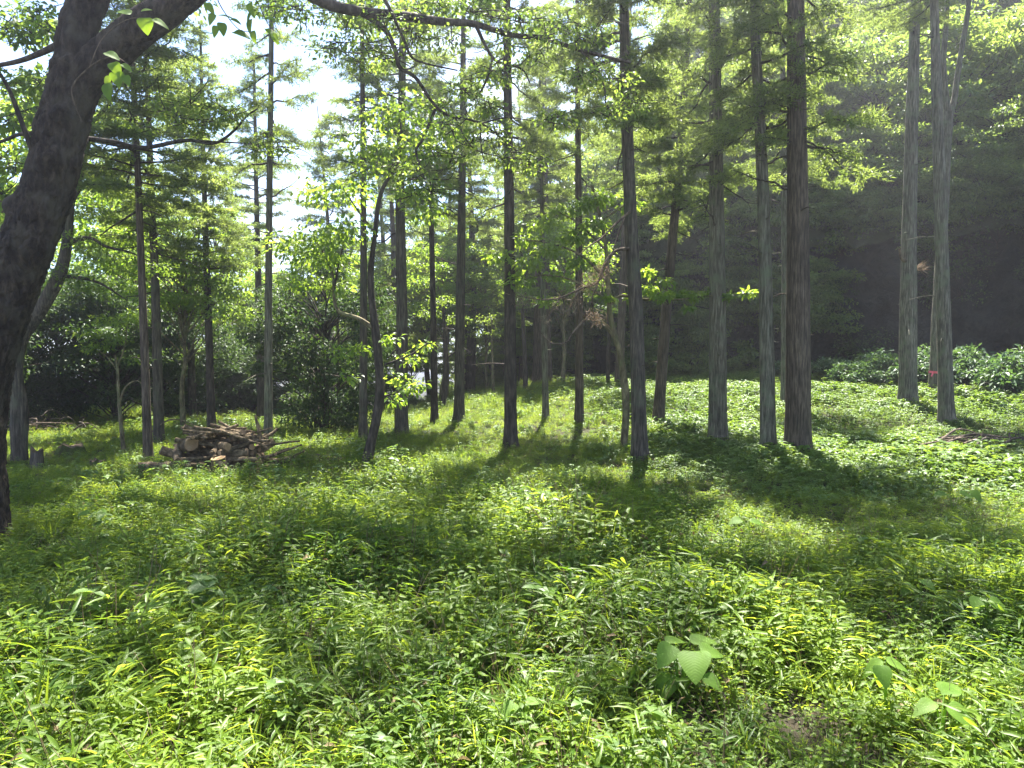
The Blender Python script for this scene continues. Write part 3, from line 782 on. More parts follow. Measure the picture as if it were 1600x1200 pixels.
BOUGHS = [
 ([(370, -90, 6.6), (430, -40, 6.7), (500, 2, 6.8), (560, 18, 6.9), (620, 24, 7.0), (690, 34, 7.1), (740, 37, 7.2), (800, 55, 7.3), (850, 60, 7.3), (905, 78, 7.4), (985, 98, 7.6)], 20, 4),
 ([(560, 17, 6.9), (600, 45, 7.0), (618, 80, 7.0), (624, 105, 7.0), (650, 122, 7.1), (676, 160, 7.2), (700, 180, 7.3), (752, 193, 7.4), (800, 230, 7.5), (840, 260, 7.6)], 9, 2),
 ([(590, -20, 6.8), (612, 20, 6.8), (632, 65, 6.9), (644, 90, 7.0), (668, 100, 7.1), (715, 110, 7.2)], 7, 2),
 ([(680, 170, 7.2), (662, 215, 7.2), (650, 236, 7.2), (660, 270, 7.2), (672, 300, 7.2)], 5.5, 1.6),
 ([(745, 42, 7.2), (758, 70, 7.2), (775, 95, 7.2), (815, 108, 7.3), (828, 130, 7.3)], 6, 2),
 ([(770, 90, 7.2), (762, 120, 7.2), (750, 145, 7.2), (738, 158, 7.2)], 4, 1.5),
 ([(752, 193, 7.4), (790, 184, 7.5), (830, 188, 7.6)], 3, 1.3),
 ([(750, 193, 7.4), (752, 230, 7.4), (756, 250, 7.4)], 3, 1.3),
 ([(712, 185, 7.3), (730, 220, 7.3), (752, 238, 7.4), (815, 250, 7.5)], 3, 1.2),
 ([(905, 78, 7.4), (930, 100, 7.5), (945, 140, 7.5), (948, 165, 7.5), (975, 180, 7.6)], 4, 1.5),
 ([(900, 40, 7.4), (920, 45, 7.5), (928, 70, 7.5)], 3, 1.3),
 ([(135, 216, 7.0), (180, 222, 7.2), (225, 231, 7.4), (290, 219, 7.7), (335, 224, 7.9), (365, 205, 8.0), (385, 182, 8.1), (402, 170, 8.2)], 8, 2.2),
 ([(300, 220, 7.8), (330, 221, 8.0), (400, 226, 8.2), (450, 238, 8.4)], 3.2, 1.2),
 ([(98, 66, 6.6), (60, 84, 6.6), (20, 98, 6.7), (-40, 108, 6.8)], 11, 5),
 ([(52, 240, 6.5), (30, 180, 6.4), (14, 140, 6.3), (-10, 100, 6.2), (-40, 60, 6.2)], 8, 4),
 ([(60, 208, 6.7), (30, 210, 6.9), (0, 222, 7.0), (-50, 240, 7.0)], 8, 4),
 ([(470, -120, 6.7), (540, -170, 7.4), (600, -190, 8.4), (640, -170, 9.6)], 22, 6),
 ([(640, -170, 9.6), (800, -190, 9.2), (1050, -210, 8.8), (1400, -200, 8.6)], 9, 3),  # unseen bough added to carry the shading clumps to the right
 ([(150, -220, 6.6), (180, -300, 7.4), (200, -300, 8.6), (180, -260, 10.0)], 30, 8),
 ([(140, -330, 6.6), (60, -420, 7.2), (-10, -400, 8.4)], 30, 8),
]
lf = MB(); rgb = np.random.default_rng(21); high = []
for i, (pix, w0, w1) in enumerate(BOUGHS):
    mb = MB()
    C = limb(mb, pix, w0, w1, Yb, 9, 30 + i, O, .05, .06)
    mb.build('bough', M['bark_dark'], limb_o if i < 11 else tk)
    high += [p_ for p_ in C + O if p_[2] > 6.6]
high = np.array(high)
def near_bough(c):                 # where a twig of the added overhead clumps leaves its bough
    d = np.linalg.norm(high - c, axis=1)
    return high[rgb.choice(np.argsort(d)[:6])]
tw = MB()
def twigclump(px, py, Y, r, n_, leaf=.075, base=None, frm=None):
    c = np.array(at(px, py, Y)) - O
    clump_leaves(lf, rgb, c, r, n_, leaf, .5, 0, base, True, .46)
    for k in range(9):
        q = c + rgb.normal(0, 1, 3) * np.array([r, r, r * .45]) * .75
        tw.tube(catmull([c + rgb.normal(0, .04, 3), (c + q) / 2 + rgb.normal(0, .03, 3), q], 5), np.linspace(.006, .002, 5), 4)
# foliage in view, pixel spots on the boughs
for (px, py, r) in [(545, 40, .28), (520, 75, .25), (575, 70, .25), (600, 30, .22), (530, 15, .22), (640, 40, .2), (655, 15, .25), (690, 10, .22), (600, 88, .2), (650, 62, .18),
                    (700, 62, .2), (730, 15, .25), (770, 25, .2), (845, 35, .24), (880, 42, .2), (815, 30, .2), (905, 60, .16), (930, 50, .2), (790, 65, .2), (830, 85, .2), (855, 60, .15),
                    (745, 130, .24), (785, 115, .2), (720, 140, .18), (760, 165, .18), (690, 165, .15), (700, 200, .22), (740, 215, .22), (780, 205, .18), (870, 190, .2), (860, 185, .15),
                    (680, 240, .18), (715, 245, .2), (650, 275, .22), (675, 295, .2), (640, 300, .18), (620, 265, .16), (800, 245, .18), (830, 255, .2), (930, 110, .2), (970, 130, .18), (960, 175, .16), (985, 160, .2), (905, 120, .18),
                    (585, 20, .2), (560, 100, .16), (470, 20, .22), (430, 10, .25)]:
    twigclump(px, py, 7.2 + rgb.uniform(-.25, .3), r * 1.1, int(150 * (r / .2) ** 1.5), .046)
for (px, py, r) in [(262, 165, .22), (300, 160, .26), (340, 170, .26), (280, 185, .2), (325, 190, .25), (362, 180, .2), (225, 195, .15), (205, 190, .12), (400, 235, .18), (440, 232, .2), (420, 215, .14), (310, 205, .15)]:
    twigclump(px, py, 7.9 + rgb.uniform(-.2, .2), r, int(140 * (r / .2) ** 1.5), .05, .8)
for (px, py, r) in [(20, 40, .3), (60, 20, .3), (25, 130, .3), (70, 130, .25), (15, 190, .28), (55, 180, .2), (20, 260, .25), (40, 60, .2), (10, 300, .2), (75, 45, .2)]:
    twigclump(px, py, 7.3 + rgb.uniform(-.6, .6), r, int(110 * (r / .2) ** 1.5), .075)
# unseen leaf clumps added above the frame, laid out to shade the foreground
for k in range(120):
    c = np.array([rgb.uniform(-6.8, .3), rgb.uniform(8.2, 12.6), rgb.uniform(7.4, 9.6)])
    if c[0] > -1.6 and c[1] < 10.4: continue
    r = rgb.uniform(.35, .7)
    clump_leaves(lf, rgb, c - O, r, int(rgb.uniform(200, 420)), .085, .5, 0, None, True, .46)
    a0 = near_bough(c)
    tw.tube(catmull([a0 - O, (a0 + c) / 2 - O + np.array([0, 0, .35]), c - O], 8), np.linspace(.02, .004, 8), 5)
for k in range(120):  # more added clumps on the right, patchy so that their shade is dappled
    c = np.array([rgb.uniform(-1.5, 5.8), rgb.uniform(6.6, 10.6), rgb.uniform(7.3, 9.0)])
    if c[2] < CAM_H + .53 * c[1] + .5: c[2] = CAM_H + .53 * c[1] + rgb.uniform(.6, 1.4)
    if math.sin(c[0] * 1.9 + .8) * math.sin(c[1] * 1.7 + c[0] * .6) < -.2: continue
    clump_leaves(lf, rgb, c - O, rgb.uniform(.25, .48), int(rgb.uniform(90, 190)), .085, .5, 0, None, True, .46)
    a0 = near_bough(c)
    tw.tube(catmull([a0 - O, (a0 + c) / 2 - O + np.array([0, 0, .15]), c - O], 6), np.linspace(.014, .004, 6), 5)
for gx, gy in [(-3.6, 5.6), (-2.7, 5.0), (-.9, 5.3), (-1.7, 5.7), (1.9, 4.9), (2.4, 4.3), (-4.3, 6.3), (1.5, 5.5), (3.3, 6.0), (-3.2, 6.4), (-.3, 6.0), (2.7, 5.2), (-2.2, 4.4)]:  # ground spots to be shaded; added clumps hang sunward of each
    for k in range(4):
        z = rgb.uniform(7.6, 9.2)
        c = np.array([gx + .05 * z + rgb.normal(0, .3), gy + .485 * z + rgb.normal(0, .22), z])
        clump_leaves(lf, rgb, c - O, rgb.uniform(.3, .5), int(rgb.uniform(120, 220)), .085, .5, 0, None, True, .46)
        a0 = near_bough(c)
        tw.tube(catmull([a0 - O, (a0 + c) / 2 - O + np.array([0, 0, .12]), c - O], 6), np.linspace(.014, .004, 6), 5)
lf.build('crown', M['bough'], big)  # foliage in view together with the added shading clumps
tw.build('twigs', M['bark_dark'], big)

# big leaves of a vine on the trunk and hanging near the sky gap
def leaf_mesh(name, L, W, mat, droop=.25, fold=.12, seed=0, rnd_=.5, wide=.35, seg=11):
    """one large leaf: midrib, curved blade, pointed tip; along +x, facing +z"""
    mb = MB()
    rg = np.random.default_rng(seed)
    t = np.linspace(0, 1, seg + 2)
    prof = np.sin(np.pi * np.clip(t, 0, 1) ** (math.log(.5) / math.log(wide))) ** .8
    prof[0] = .03; prof[-1] = .0
    x = t * L; zc = -droop * L * t ** 2
    rows = []
    for i in range(len(t)):
        w = W / 2 * prof[i]
        rp = .003 * W * (-1) ** i
        rows += [(x[i] - .18 * w, w, zc[i] + fold * w + rp), (x[i] - .08 * w, w * .5, zc[i] + fold * w * .75 - rp), (x[i], 0, zc[i]), (x[i] - .08 * w, -w * .5, zc[i] + fold * w * .75 - rp), (x[i] - .18 * w, -w, zc[i] + fold * w + rp)]
    F = [(i * 5 + j, i * 5 + j + 1, i * 5 + j + 6, i * 5 + j + 5) for i in range(len(t) - 1) for j in range(4)]
    mb.add(rows, [np.array(F)], rnd_, 0, True)
    return mb.mesh(name, mat)
LEAFS = [leaf_mesh('leaf', 1.0, w, M['bigleaf'], d, .2, i, r_) for i, (w, d, r_) in enumerate([(.72, .2, .3), (.8, .35, .6), (.6, .3, .85), (.9, .25, .5), (.5, .4, .95)])]
def put_leaf(parent, p, d, nrm, L, k, rel=(0, 0, 0)):
    o = link('leaf', LEAFS[k % 5], parent, Vector(p))
    x = Vector(d).normalized(); y = Vector(nrm).cross(x).normalized(); z = x.cross(y)
    o.rotation_euler = Matrix((x, y, z)).transposed().to_euler()
    o.scale = (L, L, L)
    return o
vine = thing('climbing_vine', at(128, 190, Yb - .36), 'vine with broad green leaves climbing the massive leaning trunk', 'plant')
vo = vine.location
mb = MB()
mb.tube(catmull([at(128, 190, 6.26) - vo, at(112, 140, 6.22) - vo, at(140, 105, 6.2) - vo, at(175, 88, 6.15) - vo, at(200, 100, 6.1) - vo], 16), np.linspace(.008, .003, 16), 5)
mb.tube(catmull([at(140, 105, 6.2) - vo, at(160, 60, 6.2) - vo, at(200, 30, 6.15) - vo, at(245, 30, 6.1) - vo], 12), np.linspace(.005, .002, 12), 5)
vine_st = mb.build('stem', M['twig'], vine)
for i, (px, py, dx, dz) in enumerate([(165, 82, 1, -.4), (175, 98, .7, -.9), (190, 100, 1, -.5), (182, 112, .2, -1), (170, 118, -.2, -1), (195, 118, .5, -1), (205, 22, -.8, .3), (220, 18, .9, .3), (226, 28, .2, -.8), (238, 30, 1, -.3), (168, 130, .1, -1)]):
    put_leaf(vine_st, at(px, py, 6.1) - vo, (dx, -.2, dz), (rgb.uniform(-.3, .3), -.7, .7), rgb.uniform(.09, .15), i)
spray = thing('hanging_spray', at(330, -30, 6.2), 'drooping twig of dark broad leaves hanging against the blue sky', 'plant')
so = spray.location
mb = MB()
mb.tube(catmull([at(330, -30, 6.2) - so, at(345, 10, 6.2) - so, at(372, 45, 6.2) - so, at(395, 50, 6.2) - so], 12), np.linspace(.006, .002, 12), 5)
mb.tube(catmull([at(345, -30, 6.2) - so, at(395, -5, 6.2) - so, at(410, 20, 6.2) - so, at(425, 50, 6.2) - so], 12), np.linspace(.006, .002, 12), 5)
spray_st = mb.build('stem', M['bark_dark'], spray)
for i, (px, py, dx, dz) in enumerate([(322, 5, .6, -.7), (335, 22, -.5, -.8), (340, 25, .9, .1), (345, 35, .3, -1), (360, 30, 1, -.2), (338, 40, -.2, -1), (365, 50, .9, -.2), (388, 5, .3, -.9), (395, 15, -.4, -.8), (392, 30, -.3, -1), (395, 48, .1, -1), (410, 30, 1, 0), (415, 45, .8, -.5), (440, 35, .8, -.2), (405, 10, 1, .3), (425, 52, .6, -.9)]):
    put_leaf(spray_st, at(px, py, 6.2) - so, (dx, -.1, dz), (rgb.uniform(-.4, .4), -.5, .8), rgb.uniform(.09, .16), i + 2)

# --- second, paler tree behind the massive trunk
b2 = hit(30, 713); O2 = np.array(b2)
t2 = thing('leaning_tree', b2, 'curving tree half hidden behind the massive trunk, its foot beside a stump', 'tree')
mb = MB(); limb(mb, [(30, 719), (30, 640), (24, 580), (34, 530), (62, 486), (92, 430), (104, 380), (108, 320), (122, 275), (136, 200), (130, 90)], 25, 11, b2.y, 16, 2, O2, .06, .05, 50); t2_tr = mb.build('trunk', BB, t2)
for i, pix in enumerate([[(104, 380), (140, 372), (165, 385), (205, 395), (240, 412)], [(108, 330), (122, 300), (150, 270), (185, 262)], [(122, 275), (100, 230), (60, 200)], [(92, 430), (150, 440), (200, 470)], [(136, 200), (180, 150), (210, 80)]]):
    mb = MB(); limb(mb, pix, 7, 1.6, b2.y, 7, i, O2); mb.build('bough', M['bark_dark'], t2_tr)
lf = MB()
for (px, py, r) in [(150, 330, .5), (190, 300, .5), (130, 380, .45), (175, 400, .5), (210, 380, .4), (240, 420, .4), (120, 440, .4), (160, 450, .5), (60, 180, .5), (40, 300, .5), (200, 250, .45), (70, 420, .5), (30, 380, .5), (160, 150, .5), (205, 80, .5), (120, 60, .6), (60, 60, .6)]:
    clump_leaves(lf, rgb, np.array(at(px, py, b2.y + rgb.uniform(-.6, .6))) - O2, r, int(260 * r / .5), .075, .4, 0, None, False)
lf.build('crown', M['broad'], t2)

# --- the crooked leafy tree left of centre
bG = hit(573, 727); OG = np.array(bG)
tG = thing('crooked_tree', bG, 'crooked dark broadleaf tree with an elbow branch, left of centre', 'tree')
mb = MB(); limb(mb, [(572, 733), (577, 703), (587, 658), (594, 610), (592, 562), (586, 515), (581, 475), (579, 435), (581, 405), (586, 365), (591, 320), (600, 290), (616, 266), (626, 235), (626, 190)], 17, 3, bG.y, 16, 8, OG, .06, .05, 64); tG_tr = mb.build('trunk', M['bark_dark'], tG)
for i, (pix, w0) in enumerate([([(582, 512), (560, 498), (530, 487), (522, 465), (520, 430), (505, 395), (490, 370)], 9), ([(522, 450), (530, 410), (540, 370)], 4), ([(600, 570), (640, 555), (670, 535)], 4), ([(598, 620), (625, 612), (650, 600)], 3.5), ([(616, 266), (650, 240), (690, 215)], 4), ([(590, 370), (560, 330), (540, 300)], 4), ([(606, 560), (622, 545), (640, 560)], 3)]):
    mb = MB(); limb(mb, pix, w0, 1.4, bG.y, 7, i, OG); mb.build('bough', M['bark_pale'] if i == 0 else M['bark_dark'], tG_tr)
lf = MB()
for (px, py, r, n_) in [(500, 370, .45, 260), (540, 360, .4, 220), (480, 400, .4, 200), (520, 400, .35, 180), (545, 300, .5, 280), (500, 300, .45, 220), (640, 230, .5, 280), (690, 210, .5, 280), (640, 170, .5, 280), (590, 250, .45, 240), (590, 180, .45, 220), (560, 220, .4, 200), (470, 440, .35, 140), (450, 380, .4, 180), (640, 300, .3, 160), (665, 330, .35, 160), (530, 450, .25, 90),
                        (640, 560, .22, 70), (665, 540, .2, 60), (625, 590, .22, 60), (640, 610, .2, 60), (655, 600, .15, 45), (615, 625, .2, 50), (530, 550, .25, 70), (560, 545, .2, 60), (545, 590, .2, 40), (610, 530, .2, 50)]:
    clump_leaves(lf, rgb, np.array(at(px, py, bG.y + rgb.uniform(-.35, .35))) - OG, r, n_, .085, .5, 0, None, True, .5)
lf.build('crown', M['bright'], tG)

# --- the curved small tree with the long leafy spray, right of centre
bN = hit(973, 694); ON = np.array(bN)
tN = thing('curved_tree', bN, 'thin curved tree with pale leaves and a long horizontal leafy spray', 'tree')
mb = MB(); limb(mb, [(974, 700), (978, 650), (976, 600), (968, 550), (958, 515), (952, 480), (950, 440), (946, 380), (935, 330), (925, 290)], 12, 4, bN.y, 14, 9, ON, .05, .04, 44); tN_tr = mb.build('trunk', M['bark_pale'], tN)
for i, (pix, w0) in enumerate([([(963, 530), (945, 507), (928, 496), (915, 470)], 8), ([(955, 475), (970, 462), (1010, 468), (1060, 468), (1110, 462), (1185, 458)], 5), ([(950, 440), (910, 400), (860, 380), (820, 375)], 5), ([(946, 390), (905, 350), (870, 330)], 4), ([(940, 345), (975, 320), (1000, 300)], 3.5), ([(952, 470), (900, 440), (850, 430), (810, 440)], 4)]):
    mb = MB(); limb(mb, pix, w0, 1.4, bN.y, 7, i, ON); mb.build('bough', M['bark_pale'], tN_tr)
lf = MB()
for (px, py, r, n_) in [(820, 375, .35, 170), (850, 350, .35, 180), (880, 330, .35, 180), (915, 320, .35, 180), (900, 370, .35, 180), (860, 390, .35, 170), (825, 410, .35, 170), (870, 430, .3, 130), (810, 440, .35, 150), (905, 410, .3, 130), (850, 470, .25, 80), (940, 310, .3, 150), (930, 350, .3, 150), (950, 420, .2, 60), (980, 320, .3, 110), (780, 400, .3, 120),
                        (1010, 452, .2, 110), (1035, 462, .2, 110), (1060, 458, .18, 100), (1085, 462, .18, 110), (1110, 458, .16, 90), (1140, 462, .14, 70), (1168, 458, .14, 70), (1012, 425, .18, 80), (1040, 440, .16, 70), (1075, 480, .1, 30), (985, 465, .16, 60), (950, 465, .14, 50)]:
    clump_leaves(lf, rgb, np.array(at(px, py, bN.y + rgb.uniform(-.3, .3))) - ON, r * .95, n_, .10, .4, 0, None, True, .5)
lf.build('crown', M['bright'], tN)

# withered branches that hang from the slanting cedar
T, W_, b, w = TREE_AT[1000]
OP = np.array(b); YP = b.y - .12
db = MB()
for i, (pix, w0) in enumerate([([(983, 388), (962, 392), (945, 412), (934, 440), (905, 452), (875, 465), (845, 468), (808, 462)], 6), ([(984, 330), (962, 350), (940, 372), (920, 385), (905, 398)], 4), ([(935, 440), (925, 470), (930, 500)], 3), ([(925, 490), (912, 502), (895, 520), (884, 535), (862, 536), (845, 520)], 4), ([(905, 452), (890, 480), (870, 500)], 2.5), ([(975, 340), (955, 400), (940, 455)], 3), ([(875, 465), (860, 490), (850, 500)], 2)]):
    limb(db, pix, w0, 1.0, YP, 6, i, OP)
dbo = db.build('dead_branch', M['twig'], T)
lf = MB()
for (px, py, r, n_) in [(930, 435, .17, 150), (915, 445, .14, 90), (940, 420, .12, 70), (925, 492, .13, 130), (935, 500, .1, 80), (815, 465, .12, 100), (830, 468, .09, 60), (885, 485, .15, 70), (870, 470, .12, 60), (850, 500, .1, 40), (900, 470, .12, 60)]:
    c = np.array(at(px, py, YP)) - OP
    v = rgb.normal(0, .5, (n_, 3)) * r
    lf.leaves(c + v, rgb.normal(0, 1, (n_, 3)) + np.array([0, 0, -.8]), rgb.normal(0, 1, (n_, 3)), rgb.uniform(.05, .12, n_), rgb.uniform(.006, .014, n_), rgb.uniform(0, 1, n_))
lf.build('dead_foliage', M['cedar_brown'], dbo)

# the broken stub and withered tuft on the pale cedar at the right
T, W_, b, w = TREE_AT[1418]
OP = np.array(b)
mb = MB(); limb(mb, [(1416, 408), (1408, 404), (1405, 388)], 6, 3, b.y - .12, 7, 3, OP); mb.build('broken_stub', M['bark_log'], T)
lf = MB()
c = np.array(at(1434, 418, b.y)) - OP; n_ = 90
lf.leaves(c + rgb.normal(0, .03, (n_, 3)), rgb.normal(0, .5, (n_, 3)) + np.array([1, 0, .1]), rgb.normal(0, 1, (n_, 3)), rgb.uniform(.15, .32, n_), .012, rgb.uniform(0, 1, n_))
lf.build('withered_tuft', M['cedar_brown'], T)

# --- forked, taped trunk at the right
bW = at(1459, 625, 20.0); bW.z = gz(bW.x, bW.y); OW = np.array(bW)
tW = thing('forked_cedar', bW, 'pale forked trunk with pink tape behind the left leaning cedar', 'tree')
pb = (1459, 632)
mb = MB(); limb(mb, [pb, (1463, 540), (1470, 400), (1477, 260), (1482, 175)], 18, 14, bW.y, 16, 4, OW, .04, .02, 40); mb.build('trunk', BG, tW)
mb = MB(); limb(mb, [(1482, 180), (1492, 150), (1500, 90), (1512, 20), (1520, -100), (1530, -260)], 11, 4, bW.y, 10, 5, OW); mb.build('limb', BG, tW)
mb = MB(); limb(mb, [(1481, 178), (1474, 110), (1478, 40), (1484, -60), (1480, -220)], 10, 4, bW.y, 10, 6, OW); mb.build('limb', BG, tW)
for nm, me in zip(('crown', 'branches'), CEDAR[1]):
    o = link(nm, me, tW, np.array(at(1505, -60, bW.y)) - OW); o.scale = (.8, .8, .55)
tp = thing('marking_tape', at(1462, 581, bW.y), 'bright pink tape tied round the pale forked trunk', 'tape')
rt = 18 / FPX * bW.y / 2 * 1.03
mb = MB()
a = np.linspace(0, 2 * np.pi, 21)
ring = np.stack([np.c_[np.cos(a) * rt, np.sin(a) * rt, np.full(21, z) + .012 * np.sin(a)] for z in (-.03, .03)], 0)
mb.add(ring, [np.array([(i, i + 1, 21 + i + 1, 21 + i) for i in range(20)])], .5, 0, True)
band = mb.build('band', M['tape'], tp)
mb = MB()
mb.add([(-.02, 0, 0), (-.09, -.03, -.11), (-.05, -.03, -.13), (.01, 0, -.02)], [np.array([(0, 1, 2, 3)])]); mb.add([(-.02, 0, .02), (-.14, -.02, .01), (-.14, -.02, -.03), (0, 0, -.01)], [np.array([(0, 1, 2, 3)])])
mb.build('loose_end', M['tape'], band, (-rt * .8, -rt * .75, 0))

# --- thin stems
def sapling(name, pts, w0, w1, bark, label, boughs=(), crowns=(), mat=None, leaf=.08, cat='tree'):
    b = hit(*pts[0]); Ob = np.array(b)
    T = thing(name, b, label, cat)
    mb = MB(); limb(mb, [(pts[0][0], pts[0][1] + 5)] + pts[1:], w0, w1, b.y, 10, int(pts[0][0]), Ob, .05, .04, 30); tr_ = mb.build('trunk', bark, T)
    for i, (pix, w) in enumerate(boughs):
        mb = MB(); limb(mb, pix, w, 1.2, b.y, 6, i, Ob); mb.build('bough', bark, tr_)
    if crowns:
        lf = MB()
        for (px, py, r, n_) in crowns:
            clump_leaves(lf, rgb, np.array(at(px, py, b.y + rgb.uniform(-.4, .4))) - Ob, r, n_, leaf, .42, 0, None, False)
        lf.build('crown', mat, T)
    return T, b
sapling('sapling', [(193, 697), (188, 650), (185, 610), (184, 580), (180, 555)], 7, 3, M['bark_pale'], 'pale thin sapling forking low, left of the reddish trunk',
        [([(188, 625), (196, 605), (212, 595), (222, 600)], 4), ([(183, 580), (170, 560), (150, 545)], 2.5), ([(183, 575), (195, 540), (200, 500)], 2.5)],
        [(150, 540, .35, 150), (180, 530, .35, 150), (205, 500, .35, 140), (165, 500, .3, 120), (215, 560, .25, 70), (130, 520, .3, 110)], M['broad'])
tS, bS = sapling('sapling', [(540, 665), (538, 620), (533, 590), (530, 540), (525, 480)], 6, 4, M['bark_pale'], 'thin reddish stem with a red mark at its foot by the dark evergreen',
        (), [(525, 470, .4, 160), (500, 440, .4, 160), (545, 430, .4, 160)], M['broad'])
tp = thing('marking_tape', (bS.x, bS.y, bS.z + .10), 'small red tape round the foot of a thin stem', 'tape')
mb = MB(); ring = np.stack([np.c_[np.cos(a) * .065, np.sin(a) * .065, np.full(21, z)] for z in (0, .07)], 0)
mb.add(ring, [np.array([(i, i + 1, 21 + i + 1, 21 + i) for i in range(20)])], .5, 0, True); mb.build('band', M['tape2'], tp)
sapling('dark_tree', [(693, 632), (695, 600), (698, 570), (695, 530), (693, 480)], 10, 5, BD, 'short dark bent trunk behind the very thin cedar',
        [([(697, 560), (720, 545), (735, 550)], 3)], [(690, 470, .5, 200), (715, 500, .45, 160), (670, 490, .45, 160)], M['broad'])
sapling('sapling', [(771, 612), (770, 580), (769, 540), (768, 500)], 5, 3, M['bark_pale'], 'thin pale stem on the sunny rise left of the centre cedar', (), [(760, 500, .5, 200), (775, 520, .4, 140), (745, 520, .4, 140)], M['broad'])
sapling('dark_tree', [(821, 610), (820, 560), (818, 520), (816, 470)], 8, 5, BD, 'thin dark trunk just right of the centre cedar', (), [(815, 470, .5, 200)], M['broad'])
sapling('dark_tree', [(950, 602), (950, 560), (952, 520), (950, 480)], 7, 5, BD, 'thin dark trunk in the shade of the cliff behind the curved tree', (), [(950, 480, .5, 200)], M['ever'])
sapling('dark_tree', [(620, 652), (621, 600), (618, 560), (616, 500)], 9, 6, BD, 'dark trunk hidden behind the stout streaked cedar', (), [(612, 500, .6, 260), (600, 470, .5, 200)], M['ever'])
sapling('bent_tree', [(398, 620), (390, 600), (388, 560), (383, 520), (376, 490)], 5, 2.5, BD, 'thin bent forked tree rising above the hedge', [([(389, 580), (398, 545), (404, 520)], 3)], [(370, 480, .5, 180), (400, 500, .4, 120)], M['bright'])
sapling('dark_tree', [(303, 652), (300, 600), (298, 540), (296, 470), (294, 420)], 13, 8, BD, 'shaded dark trunk in the thicket left of the cedar behind the pile', (), [(290, 420, .6, 240), (310, 450, .5, 200), (270, 440, .5, 200)], M['broad'])

# ------------------------------------------------------------------ wood pile, logs, stumps
def log_mesh(L, r0, r1, seed, bend=.0, n=12):
    mb = MB()
    rg = np.random.default_rng(seed)
    t = np.linspace(0, 1, 8)
    P = np.c_[(t - .5) * L, bend * L * np.sin(np.pi * t) + rg.normal(0, .006, 8), rg.normal(0, .006, 8)]
    V = mb.tube(P, np.linspace(r0, r1, 8), n, ridge=.07, lump=.02, seed=seed)
    me = mb.mesh('log', M['bark_log'])
    caps = []
    for e, sg in ((0, -1), (7, 1)):
        c = MB()
        ringv = V[e] + np.array([sg * .003, 0, 0])
        ctr = ringv.mean(0) + np.array([sg * .002, 0, 0])
        inner = ctr + (ringv - ctr) * .5
        idx = np.arange(n)
        c.add(np.vstack([ringv, inner, ctr[None]]), [np.stack([idx, (idx + 1) % n, n + (idx + 1) % n, n + idx], -1), np.stack([n + idx, n + (idx + 1) % n, np.full(n, 2 * n)], -1)])
        caps.append(c.mesh('cut_face', M['log_end'] if seed % 3 else M['log_end_dark']))
    return me, caps
def place_log(name, mesh, loc, rot, label, cat, group=None, scale=(1, 1, 1)):
    me, caps = mesh
    o = link(name, me, None, loc); o.rotation_euler = rot; o.scale = scale
    tag(o, label, cat, group)
    for c in caps: link('cut_face', c, o)
    return o
LOGS = [log_mesh(L, r0, r1, 100 + i, bd) for i, (L, r0, r1, bd) in enumerate([(.5, .075, .07, 0), (.62, .06, .05, .03), (.45, .09, .085, 0), (.8, .045, .035, .05), (.55, .05, .045, -.04), (.4, .08, .075, .02), (.95, .032, .022, .06), (.7, .04, .03, -.06)])]
pc = hit(336, 738, .04); pc.y += .42
rp = random.Random(17)
prof = lambda u: .62 * max(0, 1 - abs(u) ** 2.2)
def pz(x, y): return gz(pc.x + x, pc.y + y)
nlog = 0
lay = [(.06, 1.0, 20), (.17, .90, 18), (.28, .76, 16), (.39, .58, 12), (.49, .40, 8)]
for z, ext, cnt in lay:
    for k in range(cnt):
        u = (k + .5 + rp.uniform(-.4, .4)) / cnt * 2 - 1
        x = u * ext * .82
        y = rp.uniform(-.42, .42) * ext - .04
        m_ = rp.randrange(len(LOGS))
        yaw = rp.gauss(0, .55) + (rp.random() < .25) * 1.4
        slope = -u * .35 + rp.gauss(0, .12)
        place_log('log', LOGS[m_], (pc.x + x, pc.y + y, pz(x, y) + z * 1.0 + .02 + rp.uniform(-.02, .05)), (rp.uniform(0, 6), slope, yaw), 'brown cut log in the %s of the wood pile, %s' % ({.06: 'bottom layer', .17: 'second layer', .28: 'middle layer', .39: 'upper layer', .49: 'top layer', .58: 'crest'}[z], 'left end' if u < -.33 else 'right end' if u > .33 else 'in its middle'), 'log', 'logs in the wood pile', (rp.uniform(.9, 1.3), *((rp.uniform(.45, .85),) * 2)))
for k in range(26):                       # long sticks thrown over the top
    u = rp.uniform(-.55, .5)
    x = u; z = max(.16, .58 * (1 - abs(u - .02) ** 1.6)) + .05
    place_log('stick', LOGS[6 if k % 2 else 7], (pc.x + x, pc.y + rp.uniform(-.32, .1), pz(x, 0) + z), (0, .45 * u + rp.gauss(0, .18), rp.gauss(.1, .5)), 'thin bare stick lying across the top of the wood pile', 'stick', 'sticks on the wood pile', (rp.uniform(.6, 1.0), .7, .7))
def solo(px, py, dz, mesh, rot, label, name='log', dy=0.0, scale=(1, 1, 1), cat='log'):
    p = hit(px, py)
    return place_log(name, mesh, (p.x, p.y + dy, gz(p.x, p.y + dy) + dz), rot, label, cat, None, scale)
solo(250, 730, .085, LOGS[0], (0, 0, .35), 'pale cut log lying in the grass at the left end of the pile', scale=(1.15, 1.2, 1.2))
p = at(343, 712, pc.y - .62)
place_log('log_block', log_mesh(.26, .10, .11, 131), (p.x, p.y, gz(p.x, p.y) + .16), (0, R(82), .3), 'short dark block leaning upright against the front of the pile', 'log')
p = at(309, 681, pc.y)
place_log('log_block', log_mesh(.18, .12, .12, 133), (p.x, p.y, p.z), (0, R(90), .2), 'pale squat sawn block upright on the left shoulder of the pile', 'log')
p = at(293, 695, pc.y - .2)
